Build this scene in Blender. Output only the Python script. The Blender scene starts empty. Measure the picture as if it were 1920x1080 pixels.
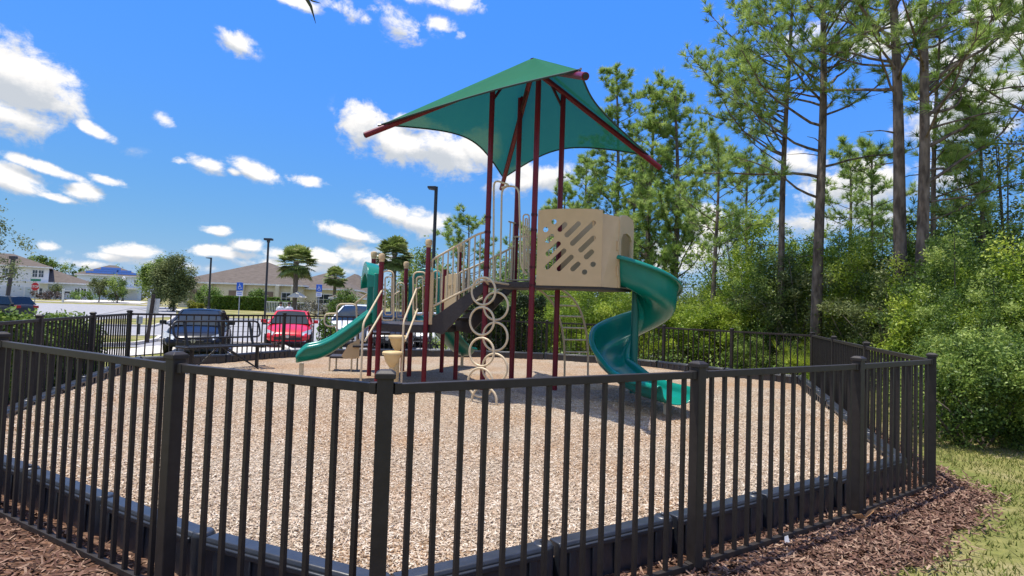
import bpy, bmesh, math, random
import numpy as np
from mathutils import Vector, Matrix
PI = math.pi
R = math.radians
rng = np.random.default_rng(7)
random.seed(11)
C = bpy.context.scene.collection
scene = bpy.context.scene

# ------------------------------------------------------------------ camera
CAMZ = 1.56; F = 1080.0
PITCH = math.atan(40/1080.0); ROLL = R(-1.9)
cam_d = bpy.data.cameras.new('camera'); cam = bpy.data.objects.new('camera', cam_d); C.objects.link(cam)
cam_d.sensor_width = 36; cam_d.lens = 36*F/1920; cam_d.clip_start = 0.05; cam_d.clip_end = 3000
CAMR = Matrix.Rotation(ROLL, 3, 'Y') @ Matrix.Rotation(PI/2+PITCH, 3, 'X')
cam.matrix_world = Matrix.Translation((0, 0, CAMZ)) @ CAMR.to_4x4()
scene.camera = cam

def ray(px, py):
    return (CAMR @ Vector(((px-960)/F, (540-py)/F, -1.0))).normalized()
def AT(px, py, d):                       # point seen at a pixel of the photograph, d metres ahead (world Y)
    r = ray(px, py); return Vector((0, 0, CAMZ)) + r*(d/r.y)
def G(px, py, z=0.0):                    # point of the plane at height z seen at a pixel
    r = ray(px, py); return Vector((0, 0, CAMZ)) + r*((z-CAMZ)/r.z)

# ------------------------------------------------------------------ light
SUN_EL = R(78); SH = Vector((1, -0.13)).normalized()     # horizontal direction in which shadows fall
sun_d = bpy.data.lights.new('sun', 'SUN'); sun_d.energy = 4.4; sun_d.angle = R(0.55); sun_d.color = (1, .95, .86)
sun = bpy.data.objects.new('sun', sun_d); C.objects.link(sun)
ld = Vector((SH.x*math.cos(SUN_EL), SH.y*math.cos(SUN_EL), -math.sin(SUN_EL)))
sun.rotation_euler = ld.to_track_quat('-Z', 'Y').to_euler(); sun.location = (-6, 4, 30)

scene.view_settings.view_transform = 'Standard'; scene.view_settings.look = 'None'
scene.view_settings.exposure = 0.43; scene.view_settings.gamma = 1
scene.render.engine = 'CYCLES'
scene.cycles.max_bounces = 6; scene.cycles.transparent_max_bounces = 12

# world: physical sky, with cumulus clouds laid out by direction
world = bpy.data.worlds.new('World'); scene.world = world; world.use_nodes = True
nt = world.node_tree; nt.nodes.clear()
def wn(t, **k):
    n = nt.nodes.new(t)
    for a, b in k.items(): setattr(n, a, b)
    return n
def wl(a, b): nt.links.new(a, b)
def wmath(op, a, b=None, c=None, clamp=False):
    n = wn('ShaderNodeMath', operation=op); n.use_clamp = clamp
    for i, v in enumerate((a, b, c)):
        if v is None: continue
        if isinstance(v, (int, float)): n.inputs[i].default_value = v
        else: wl(v, n.inputs[i])
    return n.outputs[0]
sky = wn('ShaderNodeTexSky', sky_type='NISHITA'); sky.sun_disc = False
sky.sun_elevation = SUN_EL; sky.sun_rotation = math.atan2(-SH.x, -SH.y) 
sky.air_density = 0.75; sky.dust_density = 0.05; sky.ozone_density = 3.5; sky.altitude = 0
tc = wn('ShaderNodeTexCoord'); sep = wn('ShaderNodeSeparateXYZ'); wl(tc.outputs['Generated'], sep.inputs[0])
U = wmath('ARCTAN2', sep.outputs[0], sep.outputs[1]); V = wmath('ARCSINE', sep.outputs[2])
comb = wn('ShaderNodeCombineXYZ'); wl(U, comb.inputs[0]); wl(V, comb.inputs[1])
def noise(scale, detail, rough, loc=(0, 0, 0), dist=0.0, stretch=(1, 1.35, 1)):
    mp = wn('ShaderNodeMapping'); mp.inputs['Location'].default_value = loc; mp.inputs['Scale'].default_value = stretch
    wl(comb.outputs[0], mp.inputs[0])
    n = wn('ShaderNodeTexNoise'); n.inputs['Scale'].default_value = scale; n.inputs['Detail'].default_value = detail
    n.inputs['Roughness'].default_value = rough; n.inputs['Distortion'].default_value = dist
    wl(mp.outputs[0], n.inputs[0]); return n.outputs[0]
n1 = noise(15, 10, .66, dist=.4); n2 = noise(42, 6, .62, (3, 1, 0)); n3 = noise(15, 8, .62, (7.3, 2.1, 0))
# cloud, in photograph pixels: x, y, half width, half height, tilt (deg, clockwise), weight
CL = [(40,150,105,62,12,1.15),(-20,205,150,38,3,1),(110,190,55,40,15,.9),(175,244,44,13,18,1),(70,238,190,16,4,.42),
 (445,80,34,20,18,.95),(310,226,20,12,20,.62),(385,308,36,17,8,1),(340,303,15,8,0,.75),(478,323,44,15,17,1),(440,322,18,8,10,.75),(578,340,34,11,0,.9),
 (738,42,46,30,25,.95),(692,38,20,14,0,.7),(823,46,26,17,0,.9),(864,69,12,9,0,.7),(555,2,55,12,5,.9),(640,14,52,20,10,.72),(840,4,60,16,0,.8),(750,-10,90,12,0,.7),
 (683,240,46,40,20,1.1),(740,268,70,34,10,1.1),(835,290,72,38,12,1.1),(900,280,50,34,-10,1),(770,230,40,16,0,.9),
 (95,318,85,9,12,.85),(200,338,36,9,5,.9),(25,342,60,24,15,1.05),(158,362,34,19,0,1.05),(110,372,60,8,4,.9),
 (408,431,32,9,0,.95),(88,462,22,9,0,.9),(650,436,58,13,8,1),(735,398,50,22,20,1.05),(790,418,52,24,10,1.05),(700,452,24,8,0,.7),
 (240,470,52,15,0,1),(205,482,60,9,0,.8),(160,495,80,10,0,.7),(395,470,42,11,-8,1),(462,460,28,13,0,1),(440,478,60,10,0,.75),(610,484,48,15,0,1),(680,480,60,24,0,.85),(545,476,50,11,0,.8),(570,500,150,12,0,.7),(330,497,110,10,0,.65),
 (1010,335,85,24,-10,1.0),(985,318,40,14,0,.8),
 (1330,432,50,34,15,1.1),(1300,470,80,30,0,1.0),(1350,400,50,14,20,.8),(1280,500,120,20,0,.8),
 (1600,345,110,46,-10,1.0),(1500,305,50,24,10,.9),(1560,410,120,34,0,.8),(1530,60,100,30,-15,.7),
 (1840,185,150,60,-22,1.1),(1880,90,160,60,-15,1.05),(1700,40,70,30,10,.85),(1870,20,90,40,0,.95),(1640,90,60,30,0,.8),(1850,240,70,22,-10,.9),(1760,330,80,34,0,.7),
 (2100,150,160,70,0,1),(2250,350,120,40,0,.9),(-250,120,150,60,0,1),(-420,330,140,30,0,.9),(-150,440,90,18,0,.8)]
def uv(px, py):
    r = ray(px, py); return math.atan2(r.x, r.y), math.asin(r.z)
def field(dv):
    acc = None
    for (x, y, a, b, t, w) in CL:
        u0, v0 = uv(x, y); u1, _ = uv(x+a, y); _, v1 = uv(x, y-b)
        su = abs(u1-u0)*1.12; sv = abs(v1-v0)*1.14; t = -R(t+1.9)
        du = wmath('SUBTRACT', U, u0); dV = wmath('SUBTRACT', V, v0+dv)
        p = wmath('MULTIPLY_ADD', du, math.cos(t)/su, wmath('MULTIPLY', dV, math.sin(t)/su))
        q = wmath('MULTIPLY_ADD', dV, math.cos(t)/sv, wmath('MULTIPLY', du, -math.sin(t)/sv))
        r2 = wmath('MULTIPLY_ADD', p, p, wmath('MULTIPLY', q, q))
        g = wmath('MULTIPLY', wmath('EXPONENT', wmath('MULTIPLY', r2, -0.85)), w)
        acc = g if acc is None else wmath('MAXIMUM', acc, g)
    return acc
def smooth(x, a, b):
    m = wn('ShaderNodeMapRange', interpolation_type='SMOOTHSTEP'); m.inputs['From Min'].default_value = a; m.inputs['From Max'].default_value = b
    wl(x, m.inputs['Value']); return m.outputs[0]
fb = wmath('ADD', wmath('MULTIPLY', n1, 2.3), wmath('MULTIPLY', n2, .9))
f0 = field(0.0); f1 = field(-0.016)
dens = wmath('ADD', f0, wmath('MULTIPLY', wmath('SUBTRACT', fb, 1.6), .85))
alpha = smooth(dens, .30, .84)
alpha = wmath('MULTIPLY', alpha, smooth(f0, .10, .34))
ov = wn('ShaderNodeTexNoise'); ov.inputs['Scale'].default_value = 3.2; ov.inputs['Detail'].default_value = 7; wl(tc.outputs['Generated'], ov.inputs[0])      # broken cloud added overhead and behind the camera, unseen, to whiten the fill light
fill_cloud = wmath('MULTIPLY', smooth(ov.outputs[0], .44, .56), wmath('MAXIMUM', smooth(V, .72, .95), wmath('MULTIPLY', smooth(wmath('ABSOLUTE', U), .95, 1.25), smooth(V, .05, .2))))
alpha = wmath('MAXIMUM', alpha, fill_cloud)
under = wmath('SUBTRACT', f1, f0)                                   # more cloud above than here: the shaded base
sh = wmath('ADD', wmath('MULTIPLY', under, -1.1), wmath('MULTIPLY', wmath('SUBTRACT', n3, .5), 1.5))
shade = smooth(wmath('ADD', sh, .0), -.24, .34)
mixc = wn('ShaderNodeMix', data_type='RGBA'); mixc.inputs['A'].default_value = (3.3, 3.55, 3.9, 1); mixc.inputs['B'].default_value = (5.9, 5.75, 5.6, 1)
wl(shade, mixc.inputs['Factor'])
hs = wn('ShaderNodeHueSaturation'); hs.inputs['Saturation'].default_value = 1.0; hs.inputs['Value'].default_value = 1.0; hs.inputs['Hue'].default_value = .5
wl(sky.outputs[0], hs.inputs['Color'])
sc_ = wn('ShaderNodeSeparateColor'); wl(hs.outputs[0], sc_.inputs[0]); cc_ = wn('ShaderNodeCombineColor')      # deepen the blue and hold back the bright horizon
for i_, (k_, r_, g_) in enumerate(((.46, 1.04, .93), (1.97, 2.3, .40), (5.0, 5.3, -.50))):
    wl(wmath('MULTIPLY', wmath('POWER', wmath('DIVIDE', wmath('MAXIMUM', sc_.outputs[i_], .05), r_), g_), k_), cc_.inputs[i_])
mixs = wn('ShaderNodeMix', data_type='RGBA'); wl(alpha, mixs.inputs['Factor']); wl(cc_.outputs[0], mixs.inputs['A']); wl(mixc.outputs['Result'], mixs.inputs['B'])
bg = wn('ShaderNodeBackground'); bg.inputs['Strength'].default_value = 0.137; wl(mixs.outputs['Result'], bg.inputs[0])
wo = wn('ShaderNodeOutputWorld'); wl(bg.outputs[0], wo.inputs[0])
world.cycles.sampling_method = 'MANUAL'; world.cycles.sample_map_resolution = 512

# ------------------------------------------------------------------ materials
MATS = {}
def mat(name, col, rough=.6, col2=None, scale=8, detail=4, bump=0, bscale=None, metal=0, spec=.5, rnd=None, trans=0, coat=0, stretch=None, fac=(.35, .65)):
    if name in MATS: return MATS[name]
    m = bpy.data.materials.new(name); m.use_nodes = True; t = m.node_tree; b = t.nodes['Principled BSDF']
    b.inputs['Roughness'].default_value = rough; b.inputs['Metallic'].default_value = metal; b.inputs['Specular IOR Level'].default_value = spec
    if coat: b.inputs['Coat Weight'].default_value = coat; b.inputs['Coat Roughness'].default_value = .05
    L = t.links.new; c4 = lambda c: (c[0], c[1], c[2], 1)
    tcn = t.nodes.new('ShaderNodeTexCoord'); co = tcn.outputs['Object']
    if stretch:
        mp = t.nodes.new('ShaderNodeMapping'); mp.inputs['Scale'].default_value = stretch; L(co, mp.inputs[0]); co = mp.outputs[0]
    if col2 is None: col2 = tuple(c*.8 for c in col)
    nz = t.nodes.new('ShaderNodeTexNoise'); nz.inputs['Scale'].default_value = scale; nz.inputs['Detail'].default_value = detail; L(co, nz.inputs[0])
    mr = t.nodes.new('ShaderNodeMapRange'); mr.inputs['From Min'].default_value = fac[0]; mr.inputs['From Max'].default_value = fac[1]; L(nz.outputs[0], mr.inputs[0])
    mx = t.nodes.new('ShaderNodeMix'); mx.data_type = 'RGBA'; mx.inputs['A'].default_value = c4(col); mx.inputs['B'].default_value = c4(col2); L(mr.outputs[0], mx.inputs['Factor'])
    out = mx.outputs['Result']
    if rnd:                                  # a list of colours picked by the per-piece random attribute
        at = t.nodes.new('ShaderNodeAttribute'); at.attribute_name = 'rnd'
        rp = t.nodes.new('ShaderNodeValToRGB'); rp.color_ramp.interpolation = 'LINEAR'
        e = rp.color_ramp.elements
        while len(e) < len(rnd): e.new(.5)
        for i, cc in enumerate(rnd): e[i].position = i/(len(rnd)-1); e[i].color = c4(cc)
        L(at.outputs['Fac'], rp.inputs[0])
        m2 = t.nodes.new('ShaderNodeMix'); m2.data_type = 'RGBA'; m2.blend_type = 'MULTIPLY'; m2.inputs['Factor'].default_value = 1
        L(out, m2.inputs['A']); L(rp.outputs[0], m2.inputs['B']); out = m2.outputs['Result']
    L(out, b.inputs['Base Color'])
    if bump:
        nb = t.nodes.new('ShaderNodeTexNoise'); nb.inputs['Scale'].default_value = bscale or scale*4; nb.inputs['Detail'].default_value = 5; L(co, nb.inputs[0])
        bp = t.nodes.new('ShaderNodeBump'); bp.inputs['Strength'].default_value = bump; bp.inputs['Distance'].default_value = .02; L(nb.outputs[0], bp.inputs['Height']); L(bp.outputs[0], b.inputs['Normal'])
    if trans:
        tr = t.nodes.new('ShaderNodeBsdfTranslucent'); L(out, tr.inputs[0]); ms = t.nodes.new('ShaderNodeMixShader'); ms.inputs[0].default_value = trans
        o = t.nodes['Material Output']; L(b.outputs[0], ms.inputs[1]); L(tr.outputs[0], ms.inputs[2]); L(ms.outputs[0], o.inputs[0])
    MATS[name] = m; return m

# ------------------------------------------------------------------ geometry helpers
class MB:
    def __init__(s): s.v = []; s.f = []; s.a = []
    def add(s, vs, fs, a=0.5):
        o = len(s.v); s.v += [tuple(p) for p in vs]; s.f += [tuple(o+i for i in f) for f in fs]; s.a += [a]*len(vs); return s
    def box(s, c, size, rz=0, basis=None, taper=1.0):
        hx, hy, hz = size[0]/2, size[1]/2, size[2]/2
        vs = [Vector((x*hx*(taper if z > 0 else 1), y*hy*(taper if z > 0 else 1), z*hz)) for z in (-1, 1) for x, y in ((-1, -1), (1, -1), (1, 1), (-1, 1))]
        M = basis if basis is not None else Matrix.Rotation(rz, 3, 'Z')
        vs = [M @ p + Vector(c) for p in vs]
        return s.add(vs, [(3, 2, 1, 0), (4, 5, 6, 7), (0, 1, 5, 4), (1, 2, 6, 5), (2, 3, 7, 6), (3, 0, 4, 7)])
    def beam(s, a, b, w, h=None, up=(0, 0, 1)):
        a = Vector(a); b = Vector(b); h = h or w; y = (b-a); L = y.length; y.normalize(); x = y.cross(Vector(up))
        if x.length < 1e-4: x = Vector((1, 0, 0))
        x.normalize(); z = x.cross(y); M = Matrix((x, y, z)).transposed()
        return s.box((a+b)/2, (w, L, h), basis=M)
    def tube(s, pts, r, n=8, closed=False, cap=True, att=.5):
        pts = [Vector(p) for p in pts]; k = len(pts)
        rs = r if isinstance(r, (list, tuple)) else [r]*k
        T = []
        for i in range(k):
            if closed: d = pts[(i+1) % k]-pts[i-1]
            else: d = pts[min(i+1, k-1)]-pts[max(i-1, 0)]
            T.append(d.normalized() if d.length > 1e-9 else Vector((0, 0, 1)))
        N = T[0].orthogonal().normalized(); vs = []
        for i in range(k):
            N = (N - T[i]*N.dot(T[i])); N = N.normalized() if N.length > 1e-6 else T[i].orthogonal().normalized()
            B = T[i].cross(N)
            for j in range(n):
                a = 2*PI*j/n; vs.append(pts[i]+(N*math.cos(a)+B*math.sin(a))*rs[i])
        fs = []
        for i in range(k if closed else k-1):
            i2 = (i+1) % k
            for j in range(n):
                j2 = (j+1) % n; fs.append((i*n+j, i*n+j2, i2*n+j2, i2*n+j))
        if cap and not closed: fs.append(tuple(range(n))[::-1]); fs.append(tuple((k-1)*n+j for j in range(n)))
        return s.add(vs, fs, att)
    def lathe(s, prof, c=(0, 0, 0), n=16, M=None):
        vs = []; fs = []; k = len(prof)
        for (r, z) in prof:
            for j in range(n):
                a = 2*PI*j/n; p = Vector((r*math.cos(a), r*math.sin(a), z))
                if M is not None: p = M @ p
                vs.append(p+Vector(c))
        for i in range(k-1):
            for j in range(n):
                j2 = (j+1) % n; fs.append((i*n+j, i*n+j2, (i+1)*n+j2, (i+1)*n+j))
        fs.append(tuple(range(n))[::-1]); fs.append(tuple((k-1)*n+j for j in range(n)))
        return s.add(vs, fs)
    def prism(s, poly, M, th):               # 2-D outline (x, z) through basis matrix M (4x4), extruded th along local y
        n = len(poly); vs = [M @ Vector((p[0], -th/2, p[1])) for p in poly]+[M @ Vector((p[0], th/2, p[1])) for p in poly]
        fs = [tuple(range(n)), tuple(range(2*n-1, n-1, -1))]+[(i, i+n, (i+1) % n+n, (i+1) % n) for i in range(n)]
        return s.add(vs, fs)
    def build(s, name, m, parent=None, smooth=False, bevel=0, sub=0):
        me = bpy.data.meshes.new(name); me.from_pydata(s.v, [], s.f); me.update()
        o = bpy.data.objects.new(name, me); C.objects.link(o)
        if m: me.materials.append(m)
        if smooth:
            me.polygons.foreach_set('use_smooth', [True]*len(me.polygons))
            if smooth is not True: me.set_sharp_from_angle(angle=smooth)
        at = me.attributes.new('rnd', 'FLOAT', 'POINT'); at.data.foreach_set('value', s.a)
        if parent: o.parent = parent; o.matrix_parent_inverse = Matrix.Translation(-parent.location) if parent.location.length else Matrix()
        if bevel:
            b = o.modifiers.new('bevel', 'BEVEL'); b.width = bevel; b.segments = 2; b.limit_method = 'ANGLE'
        if sub:
            b = o.modifiers.new('subsurf', 'SUBSURF'); b.levels = b.render_levels = sub
        return o
def np_obj(name, V_, F_, m, parent=None, att=None, smooth=False):
    """V_ (n,3), F_ (k,3 or 4) numpy arrays -> one mesh object"""
    me = bpy.data.meshes.new(name); nv = len(V_); nf, k = F_.shape
    me.vertices.add(nv); me.vertices.foreach_set('co', np.asarray(V_, dtype=np.float32).ravel())
    me.loops.add(nf*k); me.loops.foreach_set('vertex_index', F_.astype(np.int32).ravel())
    me.polygons.add(nf); me.polygons.foreach_set('loop_start', np.arange(0, nf*k, k, dtype=np.int32))
    if smooth: me.polygons.foreach_set('use_smooth', np.ones(nf, dtype=bool))
    me.update(calc_edges=True)
    if att is not None:
        a = me.attributes.new('rnd', 'FLOAT', 'POINT'); a.data.foreach_set('value', np.asarray(att, dtype=np.float32))
    if m: me.materials.append(m)
    o = bpy.data.objects.new(name, me); C.objects.link(o)
    if parent: o.parent = parent; o.matrix_parent_inverse = Matrix.Translation(-parent.location) if parent.location.length else Matrix()
    return o
def tag(o, label=None, cat=None, group=None, kind=None):
    if label: o['label'] = label
    if cat: o['category'] = cat
    if group: o['group'] = group
    if kind: o['kind'] = kind
    return o
def empty(name, loc, label=None, cat=None, group=None):
    o = bpy.data.objects.new(name, None); C.objects.link(o); o.location = loc; o.empty_display_size = .2
    bpy.context.view_layer.update() if False else None
    return tag(o, label, cat, group)
def copy_tree(o, parent=None):
    c = o.copy(); C.objects.link(c); c.parent = parent
    for ch in o.children: copy_tree(ch, c)
    return c
def struct(o): o['kind'] = 'structure'; return o
def sstep(a, b, x):
    t = np.clip((x-a)/(b-a), 0, 1); return t*t*(3-2*t)
def frame(o, xdir, updir=(0, 0, 1)):          # 4x4: local x along xdir, z up
    x = Vector(xdir).normalized(); z = Vector(updir); y = z.cross(x).normalized(); z = x.cross(y)
    M = Matrix((x, y, z)).transposed().to_4x4(); M.translation = Vector(o); return M
def bez(pts, n=8):                            # Catmull-Rom through points
    P = [Vector(p) for p in pts]; P = [P[0]*2-P[1]]+P+[P[-1]*2-P[-2]]; out = []
    for i in range(1, len(P)-2):
        for k in range(n):
            t = k/n; a, b, c, d = P[i-1:i+3]
            out.append(.5*((2*b)+(c-a)*t+(2*a-5*b+4*c-d)*t*t+(3*b-a-3*c+d)*t**3))
    out.append(P[-2]); return out
def roundpath(pts, r, n=5):                   # polyline with rounded corners
    P = [Vector(p) for p in pts]; out = [P[0]]
    for i in range(1, len(P)-1):
        a = (P[i-1]-P[i]); b = (P[i+1]-P[i]); ra = min(r, a.length*.49, b.length*.49); a.normalize(); b.normalize()
        s, e = P[i]+a*ra, P[i]+b*ra
        for k in range(n+1):
            t = k/n; out.append(s*(1-t)**2+P[i]*2*t*(1-t)+e*t*t)
    out.append(P[-1]); return out

# ------------------------------------------------------------------ terrain
FENCE = [(-0.535, 2.50), (1.152, 3.54), (2.75, 4.57), (3.97, 5.45), (4.83, 7.85), (5.70, 10.2), (6.60, 12.65), (5.35, 14.0), (4.10, 15.5), (2.75, 16.6),
         (1.05, 17.1), (-.75, 17.2), (-2.5, 16.9), (-4.3, 16.2), (-5.95, 15.1), (-6.65, 13.3), (-7.95, 12.0), (-7.15, 9.85), (-6.38, 7.80), (-5.60, 5.90), (-4.80, 4.78), (-3.60, 4.08), (-1.745, 3.02)]
FP = np.array(FENCE); FCX, FCY = -.9, 9.6
def seg_dist(x, y, P):
    """distance to polygon outline and inside flag, numpy arrays"""
    x = np.asarray(x, float); y = np.asarray(y, float); d = np.full(x.shape, 1e9); ins = np.zeros(x.shape, bool)
    for i in range(len(P)):
        ax, ay = P[i]; bx, by = P[(i+1) % len(P)]; ex, ey = bx-ax, by-ay
        t = np.clip(((x-ax)*ex+(y-ay)*ey)/(ex*ex+ey*ey), 0, 1)
        d = np.minimum(d, np.hypot(x-ax-t*ex, y-ay-t*ey))
        cond = (ay > y) != (by > y)
        with np.errstate(divide='ignore', invalid='ignore'):
            xi = ex*(y-ay)/(by-ay if by != ay else 1e-9)+ax
        ins ^= cond & (x < xi)
    return d, ins
def gz(x, y):
    x = np.asarray(x, float); y = np.asarray(y, float)
    d, ins = seg_dist(x, y, FENCE); d = np.where(ins, 0, d)
    w = 1-sstep(1.5, 7, x-(y-14)*.35)
    w = w*sstep(5, 9, y)
    z = -.28*sstep(.5, 2.6, d)*w
    z = z+w*.48*sstep(46, 82, y)+w*.40*sstep(88, 104, y)*sstep(30, 50, -x)
    z = z+.35*sstep(5, 16, x)*sstep(5, 12, d+3)*(1-w)*.6
    return z
def gz1(x, y): return float(gz(np.array([x]), np.array([y]))[0])

# ground: one sheet to the horizon
def ground():
    g = lambda a, b, n, p=1: a+(b-a)*np.linspace(0, 1, n)**p
    xs = np.unique(np.round(np.concatenate([-g(16, 900, 40, 3), g(-16, 16, 129), g(16, 900, 40, 3)]), 3))
    ys = np.unique(np.round(np.concatenate([-g(2, 300, 14, 3), g(-2, 22, 97), g(22, 100, 80), g(100, 1500, 30, 3)]), 3))
    X, Y = np.meshgrid(xs, ys); Z = gz(X.ravel(), Y.ravel()).reshape(X.shape)
    nx, ny = len(xs), len(ys); idx = np.arange(nx*ny).reshape(ny, nx)
    F_ = np.stack([idx[:-1, :-1], idx[:-1, 1:], idx[1:, 1:], idx[1:, :-1]], -1).reshape(-1, 4)
    m = bpy.data.materials.new('lawn'); m.use_nodes = True; t = m.node_tree; b = t.nodes['Principled BSDF']; L = t.links.new
    b.inputs['Roughness'].default_value = .9; b.inputs['Specular IOR Level'].default_value = .15
    tcn = t.nodes.new('ShaderNodeTexCoord')
    def nz(s, d=5):
        n = t.nodes.new('ShaderNodeTexNoise'); n.inputs['Scale'].default_value = s; n.inputs['Detail'].default_value = d; n.inputs['Roughness'].default_value = .65; L(tcn.outputs['Object'], n.inputs[0]); return n.outputs[0]
    def ramp(f, cols):
        r = t.nodes.new('ShaderNodeValToRGB'); e = r.color_ramp.elements
        while len(e) < len(cols): e.new(.5)
        for i, (p, c) in enumerate(cols): e[i].position = p; e[i].color = (*c, 1)
        L(f, r.inputs[0]); return r.outputs[0]
    a = ramp(nz(.55), [(.38, (.16, .18, .045)), (.48, (.25, .235, .08)), (.58, (.36, .30, .16))])
    c = ramp(nz(14, 8), [(.3, (.55, .6, .45)), (.55, (1, 1, 1)), (.75, (1.25, 1.2, 1.0))])
    mx = t.nodes.new('ShaderNodeMix'); mx.data_type = 'RGBA'; mx.blend_type = 'MULTIPLY'; mx.inputs['Factor'].default_value = 1
    L(a, mx.inputs['A']); L(c, mx.inputs['B']); L(mx.outputs['Result'], b.inputs['Base Color'])
    bp = t.nodes.new('ShaderNodeBump'); bp.inputs['Strength'].default_value = .7; bp.inputs['Distance'].default_value = .03; L(nz(40, 6), bp.inputs['Height']); L(bp.outputs[0], b.inputs['Normal'])
    o = np_obj('ground', np.stack([X.ravel(), Y.ravel(), Z.ravel()], 1), F_, m, smooth=True); struct(o)
ground()

def chip_mat(name, cols, scale, dark):
    """wood chips: cells of random colour with dark gaps and strong relief"""
    m = bpy.data.materials.new(name); m.use_nodes = True; t = m.node_tree; b = t.nodes['Principled BSDF']; L = t.links.new
    b.inputs['Roughness'].default_value = .85; b.inputs['Specular IOR Level'].default_value = .2
    tcn = t.nodes.new('ShaderNodeTexCoord'); n0 = t.nodes.new('ShaderNodeTexNoise'); n0.inputs['Scale'].default_value = scale*.35; L(tcn.outputs['Object'], n0.inputs[0])
    mv = t.nodes.new('ShaderNodeVectorMath'); mv.operation = 'MULTIPLY_ADD'; mv.inputs[1].default_value = (.06, .06, .06); L(n0.outputs['Color'], mv.inputs[0]); L(tcn.outputs['Object'], mv.inputs[2])
    mp = t.nodes.new('ShaderNodeMapping'); mp.inputs['Scale'].default_value = (1, 1.9, 1); mp.inputs['Rotation'].default_value = (0, 0, .5); L(mv.outputs[0], mp.inputs[0])
    v = t.nodes.new('ShaderNodeTexVoronoi'); v.inputs['Scale'].default_value = scale; L(mp.outputs[0], v.inputs[0])
    s = t.nodes.new('ShaderNodeSeparateColor'); L(v.outputs['Color'], s.inputs[0])
    r = t.nodes.new('ShaderNodeValToRGB'); e = r.color_ramp.elements
    while len(e) < len(cols): e.new(.5)
    for i, c in enumerate(cols): e[i].position = i/(len(cols)-1); e[i].color = (*c, 1)
    L(s.outputs[0], r.inputs[0])
    d = t.nodes.new('ShaderNodeMapRange'); d.inputs['From Min'].default_value = .35; d.inputs['From Max'].default_value = .75; d.inputs['To Min'].default_value = 1; d.inputs['To Max'].default_value = dark; L(v.outputs['Distance'], d.inputs[0])
    nb = t.nodes.new('ShaderNodeTexNoise'); nb.inputs['Scale'].default_value = .7; nb.inputs['Detail'].default_value = 4; L(tcn.outputs['Object'], nb.inputs[0])
    rb = t.nodes.new('ShaderNodeValToRGB'); e = rb.color_ramp.elements; e[0].position = .36; e[0].color = (.98, .80, .64, 1); e[1].position = .62; e[1].color = (1.05, 1.03, 1.0, 1); L(nb.outputs[0], rb.inputs[0])
    m1 = t.nodes.new('ShaderNodeMix'); m1.data_type = 'RGBA'; m1.blend_type = 'MULTIPLY'; m1.inputs['Factor'].default_value = 1; L(r.outputs[0], m1.inputs['A']); L(rb.outputs[0], m1.inputs['B'])
    m2 = t.nodes.new('ShaderNodeVectorMath'); m2.operation = 'SCALE'; L(m1.outputs['Result'], m2.inputs[0]); L(d.outputs[0], m2.inputs['Scale'])
    L(m2.outputs[0], b.inputs['Base Color'])
    bp = t.nodes.new('ShaderNodeBump'); bp.inputs['Strength'].default_value = 1; bp.inputs['Distance'].default_value = .02; bp.invert = True; L(v.outputs['Distance'], bp.inputs['Height']); L(bp.outputs[0], b.inputs['Normal'])
    return m
WOOD = [(.26, .18, .12), (.46, .36, .26), (.58, .48, .36), (.66, .57, .45), (.52, .38, .26), (.72, .66, .56)]
wood_mat = chip_mat('pale wood chips', WOOD, 48, .55)
BARK = [(.05, .030, .020), (.11, .06, .042), (.18, .105, .072), (.26, .17, .12), (.10, .055, .038)]
bark_mat = chip_mat('brown bark mulch', BARK, 26, .35)

def wnz(x, y):
    return (np.sin(x*1.7+y*.9)+np.sin(x*.8-y*1.9+2)+.6*np.sin(x*3.7+1.3*y)+.6*np.sin(y*4.1-x*1.1+4))/3.2
def wz(x, y):
    d, ins = seg_dist(x, y, FENCE)
    return .085+.11*(1-sstep(.4, 2.0, d))*(1-.6*sstep(8, 11, y))+.022*wnz(x, y)-.07*np.exp(-((x-2.5)**2+(y-8.2)**2)/.35)-.06*np.exp(-((x+4.4)**2+(y-10.8)**2)/.3)-.04*np.exp(-((x+.4)**2+(y-9.2)**2)/.3)
def wz1(x, y): return float(wz(np.array([x]), np.array([y]))[0])
def wood_surface():
    st = .08; xs = np.arange(-8.2, 6.8, st); ys = np.arange(2.3, 17.4, st); X, Y = np.meshgrid(xs, ys)
    Z = wz(X.ravel(), Y.ravel()).reshape(X.shape)+rng.normal(0, .004, X.shape)
    nx, ny = len(xs), len(ys); idx = np.arange(nx*ny).reshape(ny, nx)
    F_ = np.stack([idx[:-1, :-1], idx[:-1, 1:], idx[1:, 1:], idx[1:, :-1]], -1).reshape(-1, 4)
    d, ins = seg_dist((X[:-1, :-1]+st/2).ravel(), (Y[:-1, :-1]+st/2).ravel(), FENCE)
    F_ = F_[ins & (d > .24)]
    u, inv = np.unique(F_.ravel(), return_inverse=True)
    Vv = np.stack([X.ravel(), Y.ravel(), Z.ravel()], 1)[u]
    o = np_obj('wood_chip_ground', Vv, inv.reshape(-1, 4), wood_mat, smooth=True); struct(o)
wood_surface()

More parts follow.
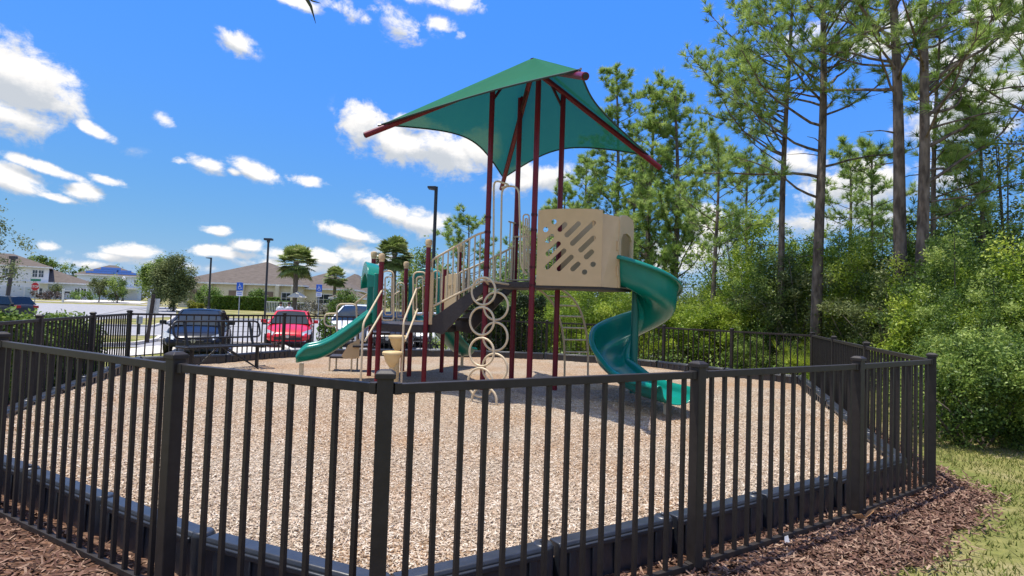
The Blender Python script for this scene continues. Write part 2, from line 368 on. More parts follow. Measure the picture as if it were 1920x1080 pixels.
def chips(name, X, Y, Z, l, w, m, tilt, cat, label):
    n = len(X); a = rng.uniform(0, 2*PI, n); L = rng.uniform(*l, n)/2; W = rng.uniform(*w, n)/2
    p = rng.normal(0, tilt, n); q = rng.normal(0, tilt, n)
    ux = np.stack([np.cos(a)*np.cos(p), np.sin(a)*np.cos(p), np.sin(p)], 1)*L[:, None]
    vx = np.stack([-np.sin(a)*np.cos(q), np.cos(a)*np.cos(q), np.sin(q)], 1)*W[:, None]
    c = np.stack([X, Y, Z+rng.uniform(.002, .014, n)], 1)
    k = rng.uniform(.5, 1, n)[:, None]
    V_ = np.stack([c-ux-vx, c+ux-vx*k, c+ux+vx*k, c-ux+vx], 1).reshape(-1, 3)
    at = np.repeat(rng.uniform(0, 1, n), 4)
    o = np_obj(name, V_, np.arange(4*n).reshape(-1, 4), m, att=at)
    tag(o, label, cat, kind='stuff'); return o
wc_m = mat('wood chip pieces', (1, 1, 1), .8, (.8, .78, .75), scale=6, spec=.2, rnd=[(.22, .15, .10), (.45, .34, .24), (.60, .49, .37), (.70, .61, .49), (.54, .38, .26), (.78, .71, .60)])
n = 230000
Y = 2.6+(rng.random(n)**1.25)*9; X = rng.uniform(-1, 1, n)*(Y*.95+.3)
d, ins = seg_dist(X, Y, FENCE); k = ins & (d > .26); X, Y = X[k], Y[k]
chips('wood_chips', X, Y, wz(X, Y), (.012, .034), (.004, .010), wc_m, .35, 'wood chips', 'pale loose wood chips covering the playground inside the fence')

# bark mulch bed outside the near fence
def offset_pt(i, d):
    a = Vector(FENCE[i-1]); b = Vector(FENCE[i]); c = Vector(FENCE[(i+1) % len(FENCE)])
    n1 = Vector(((b-a).y, -(b-a).x)).normalized(); n2 = Vector(((c-b).y, -(c-b).x)).normalized()
    n_ = (n1+n2).normalized(); return b+n_*(d/max(.5, n_.dot(n1)))
def bed():
    mb = MB(); ids = list(range(-6, 7)); inn = [offset_pt(i, -.26) for i in ids]
    outw = {-6: .7, -5: .7, -4: .9, -3: 1.0, -2: 1.0, -1: 1.0, 0: 1.0, 1: .72, 2: .55, 3: .42, 4: .22, 5: .2, 6: .2}
    A = []; 
    N = 14
    for k in range(len(ids)-1):
        for s in range(N):
            t = s/N; w = outw[ids[k]]*(1-t)+outw[ids[k+1]]*t
            pi = inn[k].lerp(inn[k+1], t); po = offset_pt(ids[k], outw[ids[k]]).lerp(offset_pt(ids[k+1], outw[ids[k+1]]), t)
            dv = (po-pi); po = pi+dv*(1+.07*math.sin(k*N*.7+s*.7)+random.uniform(-.04, .04)); A.append((pi, po))
    vs = []; fs = []
    for i, (p, q) in enumerate(A):
        for j in range(5):
            t = j/4; c = p.lerp(q, t); vs.append((c.x, c.y, .035*(1-t)**.5+.005))
    for i in range(len(A)-1):
        for j in range(4): fs.append((i*5+j, i*5+j+1, (i+1)*5+j+1, (i+1)*5+j))
    mb.add(vs, fs); o = mb.build('mulch_bed', bark_mat, smooth=True); struct(o)
    return A
bedA = bed()
bk_m = mat('bark mulch pieces', (1, 1, 1), .85, (.75, .7, .7), scale=9, spec=.2, rnd=[(.05, .028, .02), (.11, .058, .04), (.17, .09, .063), (.25, .15, .105), (.42, .29, .2), (.13, .068, .05)])
n = 42000; ii = rng.integers(0, len(bedA), n); tt = rng.uniform(0.02, 1.06, n)
P_ = np.array([a for a, b in bedA]); Q_ = np.array([b for a, b in bedA]); jit = rng.normal(0, .07, (n, 2))
XY = P_[ii]*(1-tt[:, None])+Q_[ii]*tt[:, None]+jit
d, ins = seg_dist(XY[:, 0], XY[:, 1], FENCE); XY = XY[~ins | (d < .14)]
chips('bark_mulch', XY[:, 0], XY[:, 1], np.full(len(XY), .03), (.025, .085), (.006, .018), bk_m, .4, 'bark mulch', 'brown shredded bark mulch along the outside of the near fence')

# grass blades right of the fence and round the mulch bed
def blades(name, X, Y, hh, m, label, w=.006):
    n = len(X); Z = gz(X, Y); a = rng.uniform(0, 2*PI, n); h = rng.uniform(.4, 1, n)*hh
    le = rng.normal(0, .5, (n, 2)); dx = np.cos(a)*w; dy = np.sin(a)*w
    b = np.stack([X, Y, Z], 1); s = np.stack([dx, dy, np.zeros(n)], 1); tip = b+np.stack([le[:, 0]*h, le[:, 1]*h, h], 1)
    V_ = np.stack([b-s, b+s, tip], 1).reshape(-1, 3)
    o = np_obj(name, V_, np.arange(3*n).reshape(-1, 3), m, att=np.repeat(rng.random(n), 3)); tag(o, label, 'grass', kind='stuff')
gr_m = mat('grass blades', (1, 1, 1), .7, (.8, .85, .6), scale=2, spec=.2, trans=.3, rnd=[(.10, .13, .025), (.16, .2, .04), (.24, .25, .07), (.36, .31, .14), (.14, .19, .04)])
n = 110000; X = rng.uniform(1.2, 12, n); Y = rng.uniform(1.5, 11, n)
d, ins = seg_dist(X, Y, FENCE)
pt = wnz(X*1.6, Y*1.9)+rng.normal(0, .35, n)
k = (~ins) & (d > .5+.12*(Y < 5)) & (pt > -.55)
blades('grass', X[k], Y[k], .05, gr_m, 'patchy short grass between the mulch bed and the woods')
n = 40000; X = rng.uniform(-14, 4, n); Y = rng.uniform(15, 24, n); d, ins = seg_dist(X, Y, FENCE); k = (~ins) & (d > .2) & (d < 2.2)

# ------------------------------------------------------------------ roads, parking, kerbs
asph = mat('asphalt', (.34, .335, .34), .9, (.26, .26, .27), scale=3, detail=8, bump=.4, bscale=60, spec=.2)
conc = mat('concrete', (.62, .58, .52), .85, (.5, .47, .42), scale=2, detail=6, bump=.2, spec=.2)
def sheet(name, pts, m, lift, step=3.0, z=None):
    bm = bmesh.new(); vs = [bm.verts.new((p[0], p[1], 0)) for p in pts]; bm.faces.new(vs); bm.normal_update()
    xs = [p[0] for p in pts]; ys = [p[1] for p in pts]
    for ax, lo, hi in ((0, min(xs), max(xs)), (1, min(ys), max(ys))):
        c = math.ceil(lo/step)*step
        while c < hi:
            no = (1, 0, 0) if ax == 0 else (0, 1, 0); co = (c, 0, 0) if ax == 0 else (0, c, 0)
            bmesh.ops.bisect_plane(bm, geom=bm.verts[:]+bm.edges[:]+bm.faces[:], plane_co=co, plane_no=no); c += step
    for v in bm.verts: v.co.z = (gz1(v.co.x, v.co.y) if z is None else z)+lift
    for f in bm.faces:
        if f.normal.z < 0: f.normal_flip()
    me = bpy.data.meshes.new(name); bm.to_mesh(me); bm.free(); me.materials.append(m)
    o = bpy.data.objects.new(name, me); C.objects.link(o); struct(o); return o
GP = lambda px, py, z=-.28: tuple(G(px, py, z)[:2])
# parking lot and drive
lot = [GP(-300, 640), GP(60, 650), GP(330, 652), GP(520, 655), (-6.6, 18.4), (1.0, 20.3), (12.0, 20.3), (12, 44), GP(640, 603), GP(430, 600), GP(330, 596), GP(250, 583), GP(40, 590), GP(-500, 575)]
sheet('parking_lot', lot, asph, .02, 2.5)
def kerb(pts, name='kerb', h=.13, w=.15):
    mb = MB()
    P = [Vector((p[0], p[1], gz1(p[0], p[1])+.02)) for p in pts]
    for a, b in zip(P[:-1], P[1:]): mb.beam(a+Vector((0, 0, h/2-.02)), b+Vector((0, 0, h/2-.02)), w, h+.04)
    o = mb.build(name, conc, bevel=.02); struct(o)
def island(pts, name):
    mb = MB(); P = [Vector((p[0], p[1], gz1(p[0], p[1])+.1)) for p in pts]
    c = sum(P, Vector())/len(P); n = len(P); mb.add([c+Vector((0, 0, .06))]+P, [(0, i+1, (i+1) % n+1) for i in range(n)])
    o = mb.build(name, bpy.data.materials['lawn']); struct(o); kerb(pts+[pts[0]])
island([GP(252, 600), GP(325, 597), GP(318, 604), GP(285, 614), GP(252, 613), GP(200, 612), GP(150, 606), GP(200, 601)], 'grass_island')
island([GP(120, 637), GP(180, 633), GP(250, 634), GP(300, 634), GP(292, 641), GP(252, 648), GP(150, 652)], 'grass_island')
sheet('pavement', [GP(-60, 668), GP(250, 654), GP(330, 645), GP(520, 648), (-6.3, 17.9), (-1, 19.8), (9, 19.9), (9, 18.7), (-1, 18.6), (-6.9, 16.9), GP(420, 661), GP(330, 661), GP(250, 668), GP(-60, 690)], conc, .03, 1.5)
kerb([GP(300, 641), GP(330, 644), GP(520, 648), (-6.3, 18.1), (-1, 20.1), (10, 20.2)])
kerb([GP(330, 597), GP(430, 600), GP(520, 602), GP(640, 604), (12, 44.5)])
# street beyond, its verge, a pale driveway and the walk to the clubhouse
sheet('street', [GP(-500, 566, .1), GP(60, 570, .1), GP(150, 573.5, .0), GP(250, 579, -.2), GP(330, 583, -.28), GP(330, 596), GP(250, 584), GP(150, 596), GP(40, 590), GP(-500, 574)], asph, .05, 4)
sheet('driveway', [(-88, 118), (-72, 118), (-62, 96), (-75, 96)], conc, .06, 6)
sheet('driveway', [(-132, 135), (-100, 135), (-92, 97), (-118, 97)], conc, .06, 6)
sheet('footpath', [(-120, 94.5), (-50, 94.5), (-36, 84), (-36, 82.6), (-51, 93), (-120, 93)], conc, .06, 6)
sheet('footpath', [(-44, 74), (-33, 60), (-30, 46.6), (-27.5, 46.6), (-31, 62), (-41, 76)], conc, .06, 4)

# ------------------------------------------------------------------ fence
fmat = mat('black fence paint', (.027, .022, .019), .5, (.034, .028, .025), scale=20, spec=.32, bump=.03)
fence = empty('metal_fence', (FCX, FCY, 0), 'black metal picket fence with capped square posts around the whole playground', 'fence')
def fz(x, y): return max(-.05, gz1(x, y)*.3)
NF = len(FENCE)
for i in range(NF):
    x, y = FENCE[i]; z0 = fz(x, y)
    a = Vector(FENCE[i-1]); c = Vector(FENCE[(i+1) % NF]); rz = math.atan2((c-a).y, (c-a).x)
    p = MB().box((x, y, z0+.575), (.069, .069, 1.35), rz).build('fence_post', fmat, fence, bevel=.005)
    cp = MB().box((x, y, z0+1.256), (.086, .086, .022), rz).box((x, y, z0+1.2745), (.086, .086, .015), rz, taper=.55).build('post_cap', fmat, p, bevel=.003)
for i in range(NF):
    a = Vector(FENCE[i]); b = Vector(FENCE[(i+1) % NF]); L = (b-a).length; d = (b-a)/L; rz = math.atan2(d.y, d.x)
    za, zb = fz(*a), fz(*b); mb = MB(); n = max(2, round(L/(.127 if i < 3 or i >= NF-4 else .150)));
    for k in range(1, n):
        t = k/n; q = a.lerp(b, t); z = za+(zb-za)*t
        mb.box((q.x, q.y, z+.625), (.0225, .0225, 1.16), rz+random.uniform(-.05, .05))
    pan = mb.build('fence_panel', fmat, fence)
    e = .036; a2 = a+d*e; b2 = b-d*e
    MB().beam((a2.x, a2.y, za+1.199), (b2.x, b2.y, zb+1.199), .036, .042).build('top_rail', fmat, pan, bevel=.003)
    MB().beam((a2.x, a2.y, za+.055), (b2.x, b2.y, zb+.055), .034, .035).build('bottom_rail', fmat, pan, bevel=.003)
    for (q, z, s) in ((a2, za, 1), (b2, zb, -1)):
        q = q+d*.016*s
        for zz in (1.199, .055): MB().box((q.x, q.y, z+zz), (.034, .044, .050), rz).build('bracket', fmat, pan, bevel=.003)

# plastic border
bmat = mat('black plastic border', (.022, .026, .034), .36, (.032, .036, .046), scale=12, spec=.55, bump=.05)
border = empty('playground_border', (FCX, FCY, 0), 'low black plastic border holding in the wood chips inside the fence', 'border')
BIN = [offset_pt(i, -.23) for i in range(NF)]
def lerp_loop():
    out = []
    for i in range(NF):
        a = BIN[i]; b = BIN[(i+1) % NF]; L = (b-a).length; n = max(1, round(L/1.2))
        for k in range(n): out.append((a.lerp(b, k/n), a.lerp(b, (k+1)/n)))
    return out
for (a, b) in lerp_loop():
    L = (b-a).length; d = (b-a)/L; rz = math.atan2(d.y, d.x); c = (a+b)/2; z0 = .05*float(sstep(7, 11, c.y)); mb = MB()
    Mx = frame((c.x, c.y, z0), (d.x, d.y, 0)); Ly = L-.10
    prof = [(-.060, -.05), (.060, -.05), (.05, .235), (.056, .255), (.045, .275), (-.045, .275), (-.056, .255), (-.05, .235)]
    vs = [Mx @ Vector((sx*Ly/2, p[0], p[1])) for sx in (-1, 1) for p in prof]; n = 8
    mb.add(vs, [tuple(range(n))[::-1], tuple(range(n, 2*n))]+[(i, (i+1) % n, (i+1) % n+n, i+n) for i in range(n)])
    nr = 5
    for s in (-1, 1):
        for k in range(nr): mb.box(Mx @ Vector(((k+.5)/nr*Ly-Ly/2, s*.060, .11)), (.05, .016, .24), rz)
        mb.box(Mx @ Vector((0, s*.060, .235)), (Ly*.98, .020, .03), rz)
    mb.lathe([(.062, -.05), (.062, .262), (.05, .282), (.02, .284)], Mx @ Vector((Ly/2+.02, 0, 0)), 14)
    mb.lathe([(.018, .28), (.018, .296), (.006, .30)], Mx @ Vector((Ly/2+.02, 0, 0)), 8)
    mb.build('border_section', bmat, border, smooth=R(40), bevel=.006)

# ------------------------------------------------------------------ play structure
red = mat('maroon powder coat', (.165, .006, .018), .38, (.145, .005, .015), scale=10, spec=.35, coat=.08)
dred = mat('dark maroon powder coat', (.08, .005, .012), .38, (.07, .005, .01), scale=10, spec=.35, coat=.05)
tanp = mat('tan powder coat', (.66, .53, .34), .38, (.60, .48, .31), scale=12, spec=.5)
tanpl = mat('tan plastic', (.64, .46, .25), .5, (.60, .43, .23), scale=5, bump=.03, spec=.35)
tand = mat('tan plastic inset', (.66, .50, .27), .5, (.6, .45, .24), scale=5, spec=.35)
grn = mat('green plastic', (.003, .215, .155), .26, (.004, .19, .135), scale=3, detail=3, spec=.5)
teal = mat('teal plastic', (.003, .14, .105), .32, (.003, .125, .09), scale=3, spec=.5)
deckm = mat('brown black coated deck', (.035, .028, .027), .55, (.05, .042, .04), scale=30, spec=.4, bump=.1)
chainm = mat('grey steel', (.35, .35, .34), .4, (.25, .25, .25), scale=20, metal=.6)

PS = empty('play_structure', (-.5, 11.0, .08), 'large playground play structure with maroon posts, green slides and green shade canopy', 'play structure')
PA, PB, PC, PD = Vector((.335, 10.0, 0)), Vector((.84, 10.8, 0)), Vector((-.49, 10.45, 0)), Vector((.03, 11.3, 0))
DZ = 2.05                                            # upper deck
ctr = (PA+PB+PC+PD)/4
apex = AT(1000, 108, ctr.y)
corn = {'near': AT(1087, 131, 7.45), 'left': AT(714, 234, 9.95), 'right': AT(1216, 291, 11.2), 'back': AT(944, 334, 13.6)}
post_corner = {'near': PA, 'right': PB, 'back': PD, 'left': PC}
def P(mb, name, m, par=PS, **k): return mb.build(name, m, par, **k)
# canopy fabric: four tensioned faces with scalloped edges
def canopy():
    order = ['near', 'right', 'back', 'left']; n = 14; vs = []; fs = []
    for i in range(4):
        a, b = corn[order[i]], corn[order[(i+1) % 4]]; base = len(vs)
        for r in range(n+1):
            t = r/n
            for c in range(n+1):
                s = c/n; e = a.lerp(b, s)
                sag = 4*s*(1-s); e2 = e+(apex-e)*.215*sag + Vector((0, 0, -.05*sag))
                p = apex.lerp(e2, t); p.z -= .10*math.sin(PI*t)*sag + .0*(1-t)
                vs.append(p)
        for r in range(n):
            for c in range(n):
                q = base+r*(n+1)+c; fs.append((q, q+n+1, q+n+2, q+1))
    m = bpy.data.materials.new('green shade cloth'); m.use_nodes = True; t = m.node_tree; b = t.nodes['Principled BSDF']; L = t.links.new
    tcn = t.nodes.new('ShaderNodeTexCoord'); nz = t.nodes.new('ShaderNodeTexNoise'); nz.inputs['Scale'].default_value = 4; nz.inputs['Detail'].default_value = 8; L(tcn.outputs['Object'], nz.inputs[0])
    mx = t.nodes.new('ShaderNodeMix'); mx.data_type = 'RGBA'; mx.inputs['A'].default_value = (.065, .38, .21, 1); mx.inputs['B'].default_value = (.08, .43, .245, 1); L(nz.outputs[0], mx.inputs['Factor'])
    L(mx.outputs['Result'], b.inputs['Base Color']); b.inputs['Roughness'].default_value = .8; b.inputs['Specular IOR Level'].default_value = .2
    tr = t.nodes.new('ShaderNodeBsdfTranslucent'); tr.inputs[0].default_value = (.002, .045, .033, 1)
    ms = t.nodes.new('ShaderNodeMixShader'); ms.inputs[0].default_value = .68; L(b.outputs[0], ms.inputs[1]); L(tr.outputs[0], ms.inputs[2])
    tp = t.nodes.new('ShaderNodeBsdfTransparent'); tp.inputs[0].default_value = (.75, .95, .9, 1)
    m2 = t.nodes.new('ShaderNodeMixShader'); m2.inputs[0].default_value = .065; L(ms.outputs[0], m2.inputs[1]); L(tp.outputs[0], m2.inputs[2])
    L(m2.outputs[0], t.nodes['Material Output'].inputs[0])
    mb = MB().add(vs, fs); o = P(mb, 'canopy', m, smooth=R(25))
    bm = bmesh.new(); bm.from_mesh(o.data); bmesh.ops.remove_doubles(bm, verts=bm.verts, dist=.002); bmesh.ops.recalc_face_normals(bm, faces=bm.faces); bm.to_mesh(o.data); bm.free()
    # hem cable round the edge
    hem = []
    for i in range(4):
        a, b = corn[order[i]], corn[order[(i+1) % 4]]
        for c in range(20):
            s = c/20; e = a.lerp(b, s); sag = 4*s*(1-s); hem.append(e+(apex-e)*.215*sag+Vector((0, 0, -.05*sag)))
    MB().tube(hem, .016, 6, closed=True).build('hem', mat('dark hem', (.02, .05, .045), .7), o, smooth=True)
canopy()
tops = {}
for k in ('near', 'right', 'back', 'left'):
    pc = post_corner[k]; c = corn[k]; h = Vector((apex.x, apex.y, 0)); 
    d = Vector((c.x-apex.x, c.y-apex.y, 0)); Ld = d.length; dist = Vector((pc.x-apex.x, pc.y-apex.y, 0)).length
    zt = apex.z+(c.z-apex.z)*dist/Ld-.16
    tops[k] = Vector((pc.x, pc.y, zt))
    mm = red if k == 'near' else dred
    po = P(MB().tube([(pc.x, pc.y, -.3), (pc.x, pc.y, zt)], .050, 14), 'post', red, smooth=R(40))
    cl_ = MB()
    for zc_ in (DZ-.06, DZ+.25, 2.95, 3.22): cl_.tube([(pc.x, pc.y, zc_-.02), (pc.x, pc.y, zc_+.02)], .058, 14).box((pc.x-.04, pc.y-.05, zc_), (.03, .03, .035))
    cl_.build('clamp', dred, po, smooth=R(40))
    # arm following the hip, projecting past the cloth
    a0 = apex+Vector((0, 0, -.22)); dirv = (c+Vector((0, 0, -.075))-a0).normalized(); end = c+Vector((0, 0, -.075))+dirv*.30
    arm = P(MB().tube([a0+dirv*.1, end], .052, 14), 'canopy_arm', red, smooth=R(40))
    MB().tube([end-dirv*.002, end+dirv*.012], .036, 12).build('end_plug', mat('black rubber', (.015, .015, .015), .6), arm, smooth=R(40))
    q = a0+dirv*((tops[k]-a0).dot(dirv)); 
    br = MB().tube([tops[k], q], .046, 10).tube([tops[k]+Vector((0, 0, -.32)), a0+dirv*max(.12, ((tops[k]-a0).dot(dirv)-.3))], .026, 8); br.build('brace', dred, arm, smooth=R(40))
    MB().tube([c+Vector((0, 0, -.02))-dirv*.06, c+Vector((0, 0, .015))+dirv*.06], .018, 6).build('clamp', chainm, arm)
P(MB().tube([apex+Vector((0, 0, -.34)), apex+Vector((0, 0, -.03))], .06, 12), 'canopy_hub', dred, smooth=R(40))

# upper deck
def deck(pts, z, name='deck', th=.11):
    n = len(pts); c = sum((Vector(p) for p in pts), Vector())/n
    ins = [Vector(p)+(c-Vector(p)).normalized()*.0 for p in pts]
    vs = [(p.x, p.y, z-th) for p in ins]+[(p.x, p.y, z) for p in ins]
    mb = MB().add(vs, [tuple(range(n))[::-1], tuple(range(n, 2*n))]+[(i, (i+1) % n, (i+1) % n+n, i+n) for i in range(n)])
    return P(mb, name, deckm, bevel=.012)
deck([PA, PB, PD, PC], DZ)
# hood between the upper deck and the spiral slide
H1 = AT(1127, 530, 9.72); H1.z = 0; H2 = AT(1157, 530, 9.98); H2.z = 0; H4 = AT(1184, 530, 10.62); H4.z = 0
HB2 = Vector((1.95, 11.0, 0)); HB1 = Vector((1.75, 11.1, 0))
A0 = PA+Vector((.07, -.03, 0))
def panel_with_slots(a, b, z0, z1, slots, m, th=.022, arch=.03):
    """flat sheet from a to b with real slot holes; slots = (u, v, length, width, angle) in metres from the lower-left corner"""
    W = (b-a).length; bm = bmesh.new()
    outl = [(0, 0), (W, 0), (W, z1-z0-arch)]+[(W*(1-t), z1-z0-arch+arch*math.sin(PI*(.15+.7*t))/1.0) for t in (.12, .3, .5, .7, .88)]+[(0, z1-z0-arch*.9)]
    def loop(pts):
        vs = [bm.verts.new((p[0], p[1], 0)) for p in pts]; return [bm.edges.new((vs[i], vs[(i+1) % len(vs)])) for i in range(len(vs))]
    ed = loop(outl)
    for (u, v, L, w, an) in slots:
        r = w/2; hl = max(0, L/2-r); pts = []
        for k in range(16):
            t = 2*PI*k/16; x = r*math.cos(t)+(hl if math.cos(t) > 0.001 else -hl); y = r*math.sin(t)
            pts.append((u+x*math.cos(an)-y*math.sin(an), v+x*math.sin(an)+y*math.cos(an)))
        ed += loop(pts)
    bmesh.ops.triangle_fill(bm, use_beauty=True, use_dissolve=False, edges=ed)
    r = bmesh.ops.extrude_face_region(bm, geom=bm.faces[:]); vs = [g for g in r['geom'] if isinstance(g, bmesh.types.BMVert)]
    for v in vs: v.co.z = th
    bmesh.ops.recalc_face_normals(bm, faces=bm.faces)
    x = (b-a).normalized(); M = Matrix((x, Vector((0, 0, 1)), x.cross(Vector((0, 0, 1))))).transposed().to_4x4(); M.translation = Vector((a.x, a.y, z0)); bm.transform(M)
    me = bpy.data.meshes.new('hood_panel'); bm.to_mesh(me); bm.free(); me.materials.append(m)
    o = bpy.data.objects.new('hood_panel', me); C.objects.link(o); o.parent = PS; o.matrix_parent_inverse = Matrix.Translation(-PS.location); return o
# slots measured in the photograph (pixel centres, lengths), panel spans x 1006-1127, y 394-534
SL = [(1038, 415, 9), (1054, 425, 22), (1073, 429, 38), (1023, 431, 10), (1031, 449, 20), (1092, 436, 62), (1038, 469, 36), (1100, 457, 40), (1043, 489, 52), (1061, 496, 40), (1104, 477, 22), (1080, 502, 22), (1112, 496, 10), (1097, 512, 10)]
Wp = (H1-A0).length; sc = Wp/(1127-1008)
slots = [((x-1008)*sc, 1.30-(y-393.5+ (x-1008)*.035)*sc*.93, max(L, 9)*sc*1.0, .088 if L > 15 else .09, math.atan2(1, 1)) for x, y, L in SL]
panel_with_slots(A0, H1, 1.99, 3.32, slots, tanpl)
hp = P(MB().add([(H1.x, H1.y, 1.99), (H2.x, H2.y, 1.99), (H2.x, H2.y, 3.23), (H1.x-.20, H1.y+.045, 3.28)], [(0, 1, 2, 3)]), 'hood_panel', tanpl)
s_ = hp.modifiers.new('solid', 'SOLIDIFY'); s_.thickness = .022; s_.offset = 0
for k in range(4): 
    p = A0.lerp(H1, (.1, .36, .63, .9)[k]); P(MB().lathe([(.014, 0), (.014, .006), (.006, .01)], (p.x, p.y-.004, 2.045), 8, Matrix.Rotation(PI/2, 3, 'X')), 'bolt', chainm)
# arched entrance panel that carries the slide
Me = frame((H2.x, H2.y, 0), (H4-H2)); We = (H4-H2).length
arch = [(0, 1.99), (0, 3.18)]+[(We*(.5-.5*math.cos(PI*t)), 3.18+.13*math.sin(PI*t)) for t in (.15, .3, .5, .7, .85)]+[(We, 3.16), (We, 1.99), (We-.10, 1.99), (We-.10, 2.86)]+[(We/2+(We/2-.10)*math.cos(PI*t), 2.86+.12*math.sin(PI*t)) for t in (.25, .5, .75)]+[(.10, 2.86), (.10, 1.99)]
P(MB().prism(arch, Me, .05), 'slide_entrance', tanpl, bevel=.008)
for dz in (2.28, 2.72): P(MB().box((H2.x-.012, H2.y-.035, dz), (.03, .03, .17), .5), 'hinge_block', tanpl, bevel=.006)
back = MB().box((HB1+Vector((0, 0, 2.65))+PB+Vector((0, 0, 0)))/2+Vector((0, 0, 1.325)), ((HB1-PB).length, .025, 1.3), math.atan2((HB1-PB).y, (HB1-PB).x)).box((H4+HB1)/2+Vector((0, 0, 2.64)), ((HB1-H4).length, .025, 1.3), math.atan2((HB1-H4).y, (HB1-H4).x))
P(back, 'hood_panel', tanpl)
n_ = [A0+Vector((-.05, 0, 0)), H1, H2, H4, HB1, PB]; mb = MB(); n = len(n_)
mb.add([(p.x, p.y, 1.95) for p in n_]+[(p.x, p.y, 1.992) for p in n_], [tuple(range(n))[::-1], tuple(range(n, 2*n))]+[(i, (i+1) % n, (i+1) % n+n, i+n) for i in range(n)]); P(mb, 'hood_floor', deckm)

# spiral slide
SC = Vector((2.27, 10.62, 0)); Rc = .45; HW = .31
def chute(path, widths, hin, hout, name, m, th=.03, par=None):
    """path: (pos, heading, z) ; U section with rolled rims; hin = rim height on the left side, hout on the right"""
    vs = []; ns = 17
    for i, (p, hd, z) in enumerate(path):
        t = Vector((hd.x, hd.y, 0)).normalized(); rt = Vector((t.y, -t.x, 0)); w = widths[i]
        hi, ho = hin[i], hout[i]
        sec = [(-w-.055, hi-.05), (-w-.05, hi), (-w-.015, hi+.012), (-w+.01, hi-.02), (-w+.02, hi*.55), (-w*.86, .10), (-w*.62, .025), (-w*.3, 0), (0, -.006), (w*.3, 0), (w*.62, .025), (w*.86, .10), (w-.02, ho*.55), (w-.01, ho-.02), (w+.015, ho+.012), (w+.05, ho), (w+.055, ho-.05)]
        for (a, b) in sec: vs.append(Vector((p.x, p.y, z))+rt*a+Vector((0, 0, b)))
    fs = [(i*ns+j, i*ns+j+1, (i+1)*ns+j+1, (i+1)*ns+j) for i in range(len(path)-1) for j in range(ns-1)]
    mb = MB().add(vs, fs); o = mb.build(name, m, par or PS, smooth=True)
    s = o.modifiers.new('solid', 'SOLIDIFY'); s.thickness = th; s.offset = 1 
    sb = o.modifiers.new('sub', 'SUBSURF'); sb.levels = sb.render_levels = 1
    return o
path = []; ph0, ph1 = 236, 556; N = 40; start = SC+Vector((math.cos(R(ph0)), math.sin(R(ph0)), 0))*Rc
t0 = Vector((-math.sin(R(ph0)), math.cos(R(ph0)), 0))
path.append((start-t0*.16, t0, 2.03))
for i in range(N+1):
    f = i/N; ph = R(ph0+(ph1-ph0)*f); z = 2.02-1.50*(f**1.04)
    path.append((SC+Vector((math.cos(ph), math.sin(ph), 0))*Rc, Vector((-math.sin(ph), math.cos(ph), 0)), z))
last = path[-1]; hd = last[1].copy(); p = last[0].copy(); z = last[2]
for i in range(1, 15):
    hd = (Matrix.Rotation(R(.3), 3, 'Z') @ hd); p = p+hd*.150; z = max(.23, z-(.044 if i < 6 else .018)); path.append((p.copy(), hd.copy(), z))
npth = len(path); hin = []; hout = []; wd = []
for i in range(npth):
    f = i/N
    hout.append(.52 if i <= N-4 else max(.27, .52-.03*(i-(N-4)))); hin.append(.16 if i <= N-2 else min(.22, .16+.01*(i-N+2))); wd.append(HW)
spiral = chute(path, wd, hin, hout, 'spiral_slide', grn)
ex = path[-1]
MB().tube([(SC.x, SC.y, -.2), (SC.x, SC.y, 2.12)], .068, 16).build('centre_pole', teal, spiral, smooth=R(40))
sp = path[-3]; MB().box((sp[0].x, sp[0].y, .03), (.075, .075, .40), .4).build('support_post', tanp, spiral, bevel=.006)
# solid skirt between pole and chute
vs = []; 
for i in range(1, N+2):
    p, h_, z = path[i]; q = SC.lerp(p, .16); r_ = p+(SC-p).normalized()*(HW-.02); vs += [(q.x, q.y, z+.10), (r_.x, r_.y, z+.10), (q.x, q.y, z-.03), (r_.x, r_.y, z-.03)]
MB().add(vs, [(4*i+a, 4*i+b, 4*i+4+b, 4*i+4+a) for i in range(N) for a, b in ((0, 1), (3, 2), (2, 0))]).build('inner_flange', grn, spiral, smooth=R(40))

# arch ladder behind the tower
lad = P(MB(), 'arch_ladder', tanp)
r1 = bez([(.10, 11.15, 2.02), (.48, 11.32, 1.98), (.80, 11.5, 1.72), (1.0, 11.68, 1.30), (1.10, 11.82, .75), (1.13, 11.9, -.1)], 6); off = Vector((.50, .16, 0))
lmb = MB().tube(r1, .021, 8).tube([p+off for p in r1], .021, 8)
lad.data = lmb.build('arch_ladder_tmp', tanp, None, smooth=True).data; bpy.data.objects.remove(bpy.data.objects['arch_ladder_tmp'])
Ls = [0]; 
for a, b in zip(r1[:-1], r1[1:]): Ls.append(Ls[-1]+(b-a).length)
for s in (.42, .68, .94, 1.2, 1.46, 1.72, 1.98):
    for i in range(len(r1)-1):
        if Ls[i] <= s <= Ls[i+1]:
            q = r1[i].lerp(r1[i+1], (s-Ls[i])/(Ls[i+1]-Ls[i])); MB().tube([q, q+off], .015, 8).build('rung', tanp, lad, smooth=R(40)); break

